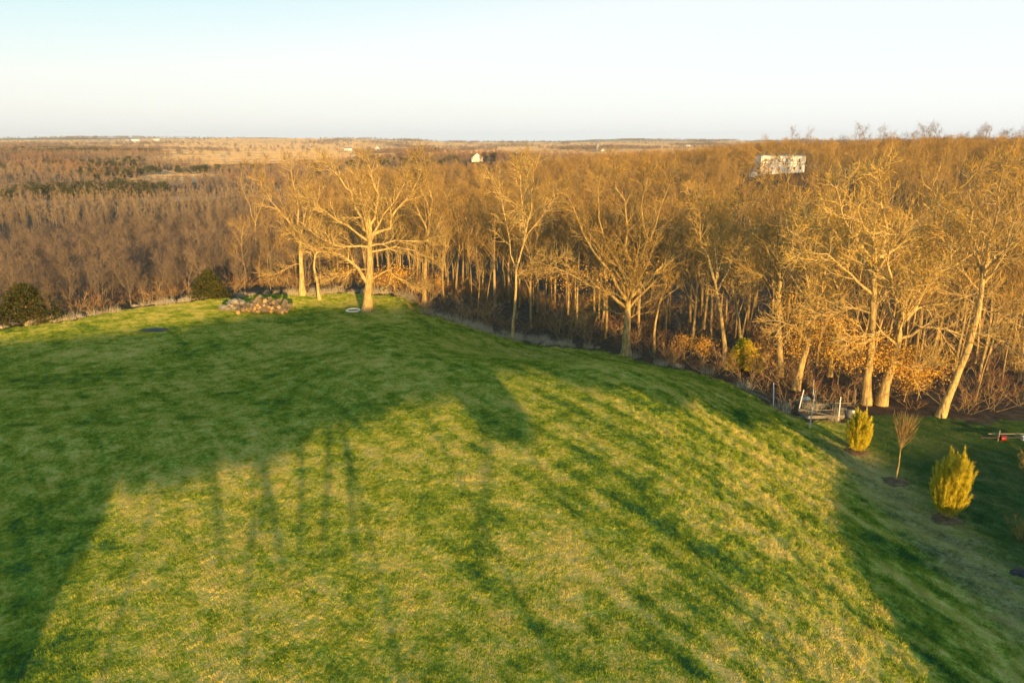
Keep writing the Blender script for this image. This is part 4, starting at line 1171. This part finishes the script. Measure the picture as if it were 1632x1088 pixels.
# added shade trees: crowns shaped, as seen by the sun, to fill the lawn's shade, (p, q low, q high, half width)
SHADE = [(-8, 4.6, 8.5, 4.4), (-3, 4.8, 8.7, 4.2), (2.5, 5.4, 8.8, 4.2), (8, 5.9, 8.7, 4.2), (12.8, 4.7, 8.6, 1.9), (17, 6.4, 9.0, 3.6), (22.5, 5.7, 9.2, 3.8), (28, 4.3, 9.3, 3.6), (32.6, 2.5, 9.3, 3.0), (35.2, 2.0, 5.2, 1.7)]
STREAKS = [((335, 740), (350, 862), .17), ((413, 735), (447, 880), .19), ((425, 790), (398, 860), .13), ((478, 695), (478, 865), .15), ((524, 665), (515, 856), .15), ((546, 680), (563, 855), .17), ((762, 640), (766, 850), .13)]  # shadow streaks on the grass; an unseen limb is added to cast each
def to_pq(px):
    P = hit(*px); v = Vector((P.x, P.y, 0)); return v.dot(PD), P.z + v.dot(DD) * TS
STEMS = {k_: [] for k_ in range(10)}
for a_, b_, r_ in STREAKS:
    (pa, qa), (pb, qb) = to_pq(a_), to_pq(b_)
    t_ = min(range(5), key=lambda m_: abs(SHADE[m_][0] - pa))
    STEMS[t_].append((pa, qa, pb, qb, r_))
for i, (p_, q0, q1, hw) in enumerate(SHADE):
    d0 = -17 - (i % 2) * 2
    B = pd(p_, d0); z0 = q0 - d0 * TS - B.z; z1 = q1 - d0 * TS - B.z
    e = empty("added_shade_tree", B, -SUN_AZ); tag(e, "unseen tree added behind the viewpoint, crown shaped for the lawn shade", "tree", "added shade trees behind the viewpoint")
    st_ = STEMS[i]; zz = lambda q_: q_ - d0 * TS - B.z
    if st_:
        t = MB(); t.tube([Vector((0, 0, -.4)), Vector((.15, .2, z0 * .5)), Vector((0, 0, z0 + 1))], [.10, .075, .07], 8)
        for (pa, qa, pb, qb, sr) in st_:
            A_, B_ = Vector((pa - p_, -.1, zz(qa))), Vector((pb - p_, .1, zz(qb)))
            t.tube([B_ + (B_ - A_) * .25, B_, A_.lerp(B_, .5) + Vector((.12, 0, 0)), A_, Vector(((pa - p_) * 1.02, 0, zz(qa) + 1.5))], [.02, sr * .6, sr * .95, sr * 1.0, sr * .7], 8)
        t.build("trunk", M_BARKF, e)
    else:
        t = MB(); t.tube([Vector((0, 0, -.4)), Vector((.2, .1, z0 * .6)), Vector((0, 0, z0 + 1))], [.12, .09, .07], 8); t.build("trunk", M_BARKF, e)
    rg = np.random.default_rng(500 + i); n = 15000
    U = rg.normal(size=(n, 3)); U /= np.linalg.norm(U, axis=1, keepdims=True); U *= (rg.random(n) ** .34)[:, None]; U = np.sign(U) * np.abs(U) ** .8
    P = U * np.array([hw * 1.12, hw * .8, (z1 - z0) / 2]) + np.array([0, 0, (z0 + z1) / 2])
    l = MB(); leaves(l, 600 + i, P, n, .10, .20); l.build("crown", M_CEDAR, e)

# ------------------------------------------------------------------ the air
hz = MB(); hz.box((0, 2500, 42), (16400, 11600, 148)); 
k = bpy.data.materials.new("haze_air"); k.use_nodes = True; t_ = k.node_tree; t_.nodes.clear()
out = t_.nodes.new("ShaderNodeOutputMaterial"); pv = t_.nodes.new("ShaderNodeVolumePrincipled")
pv.inputs["Color"].default_value = (0.62, 0.80, 1.0, 1); pv.inputs["Density"].default_value = 0.00006; pv.inputs["Anisotropy"].default_value = 0.0
t_.links.new(pv.outputs[0], out.inputs["Volume"])
tag(hz.build("haze", k), kind="stuff")
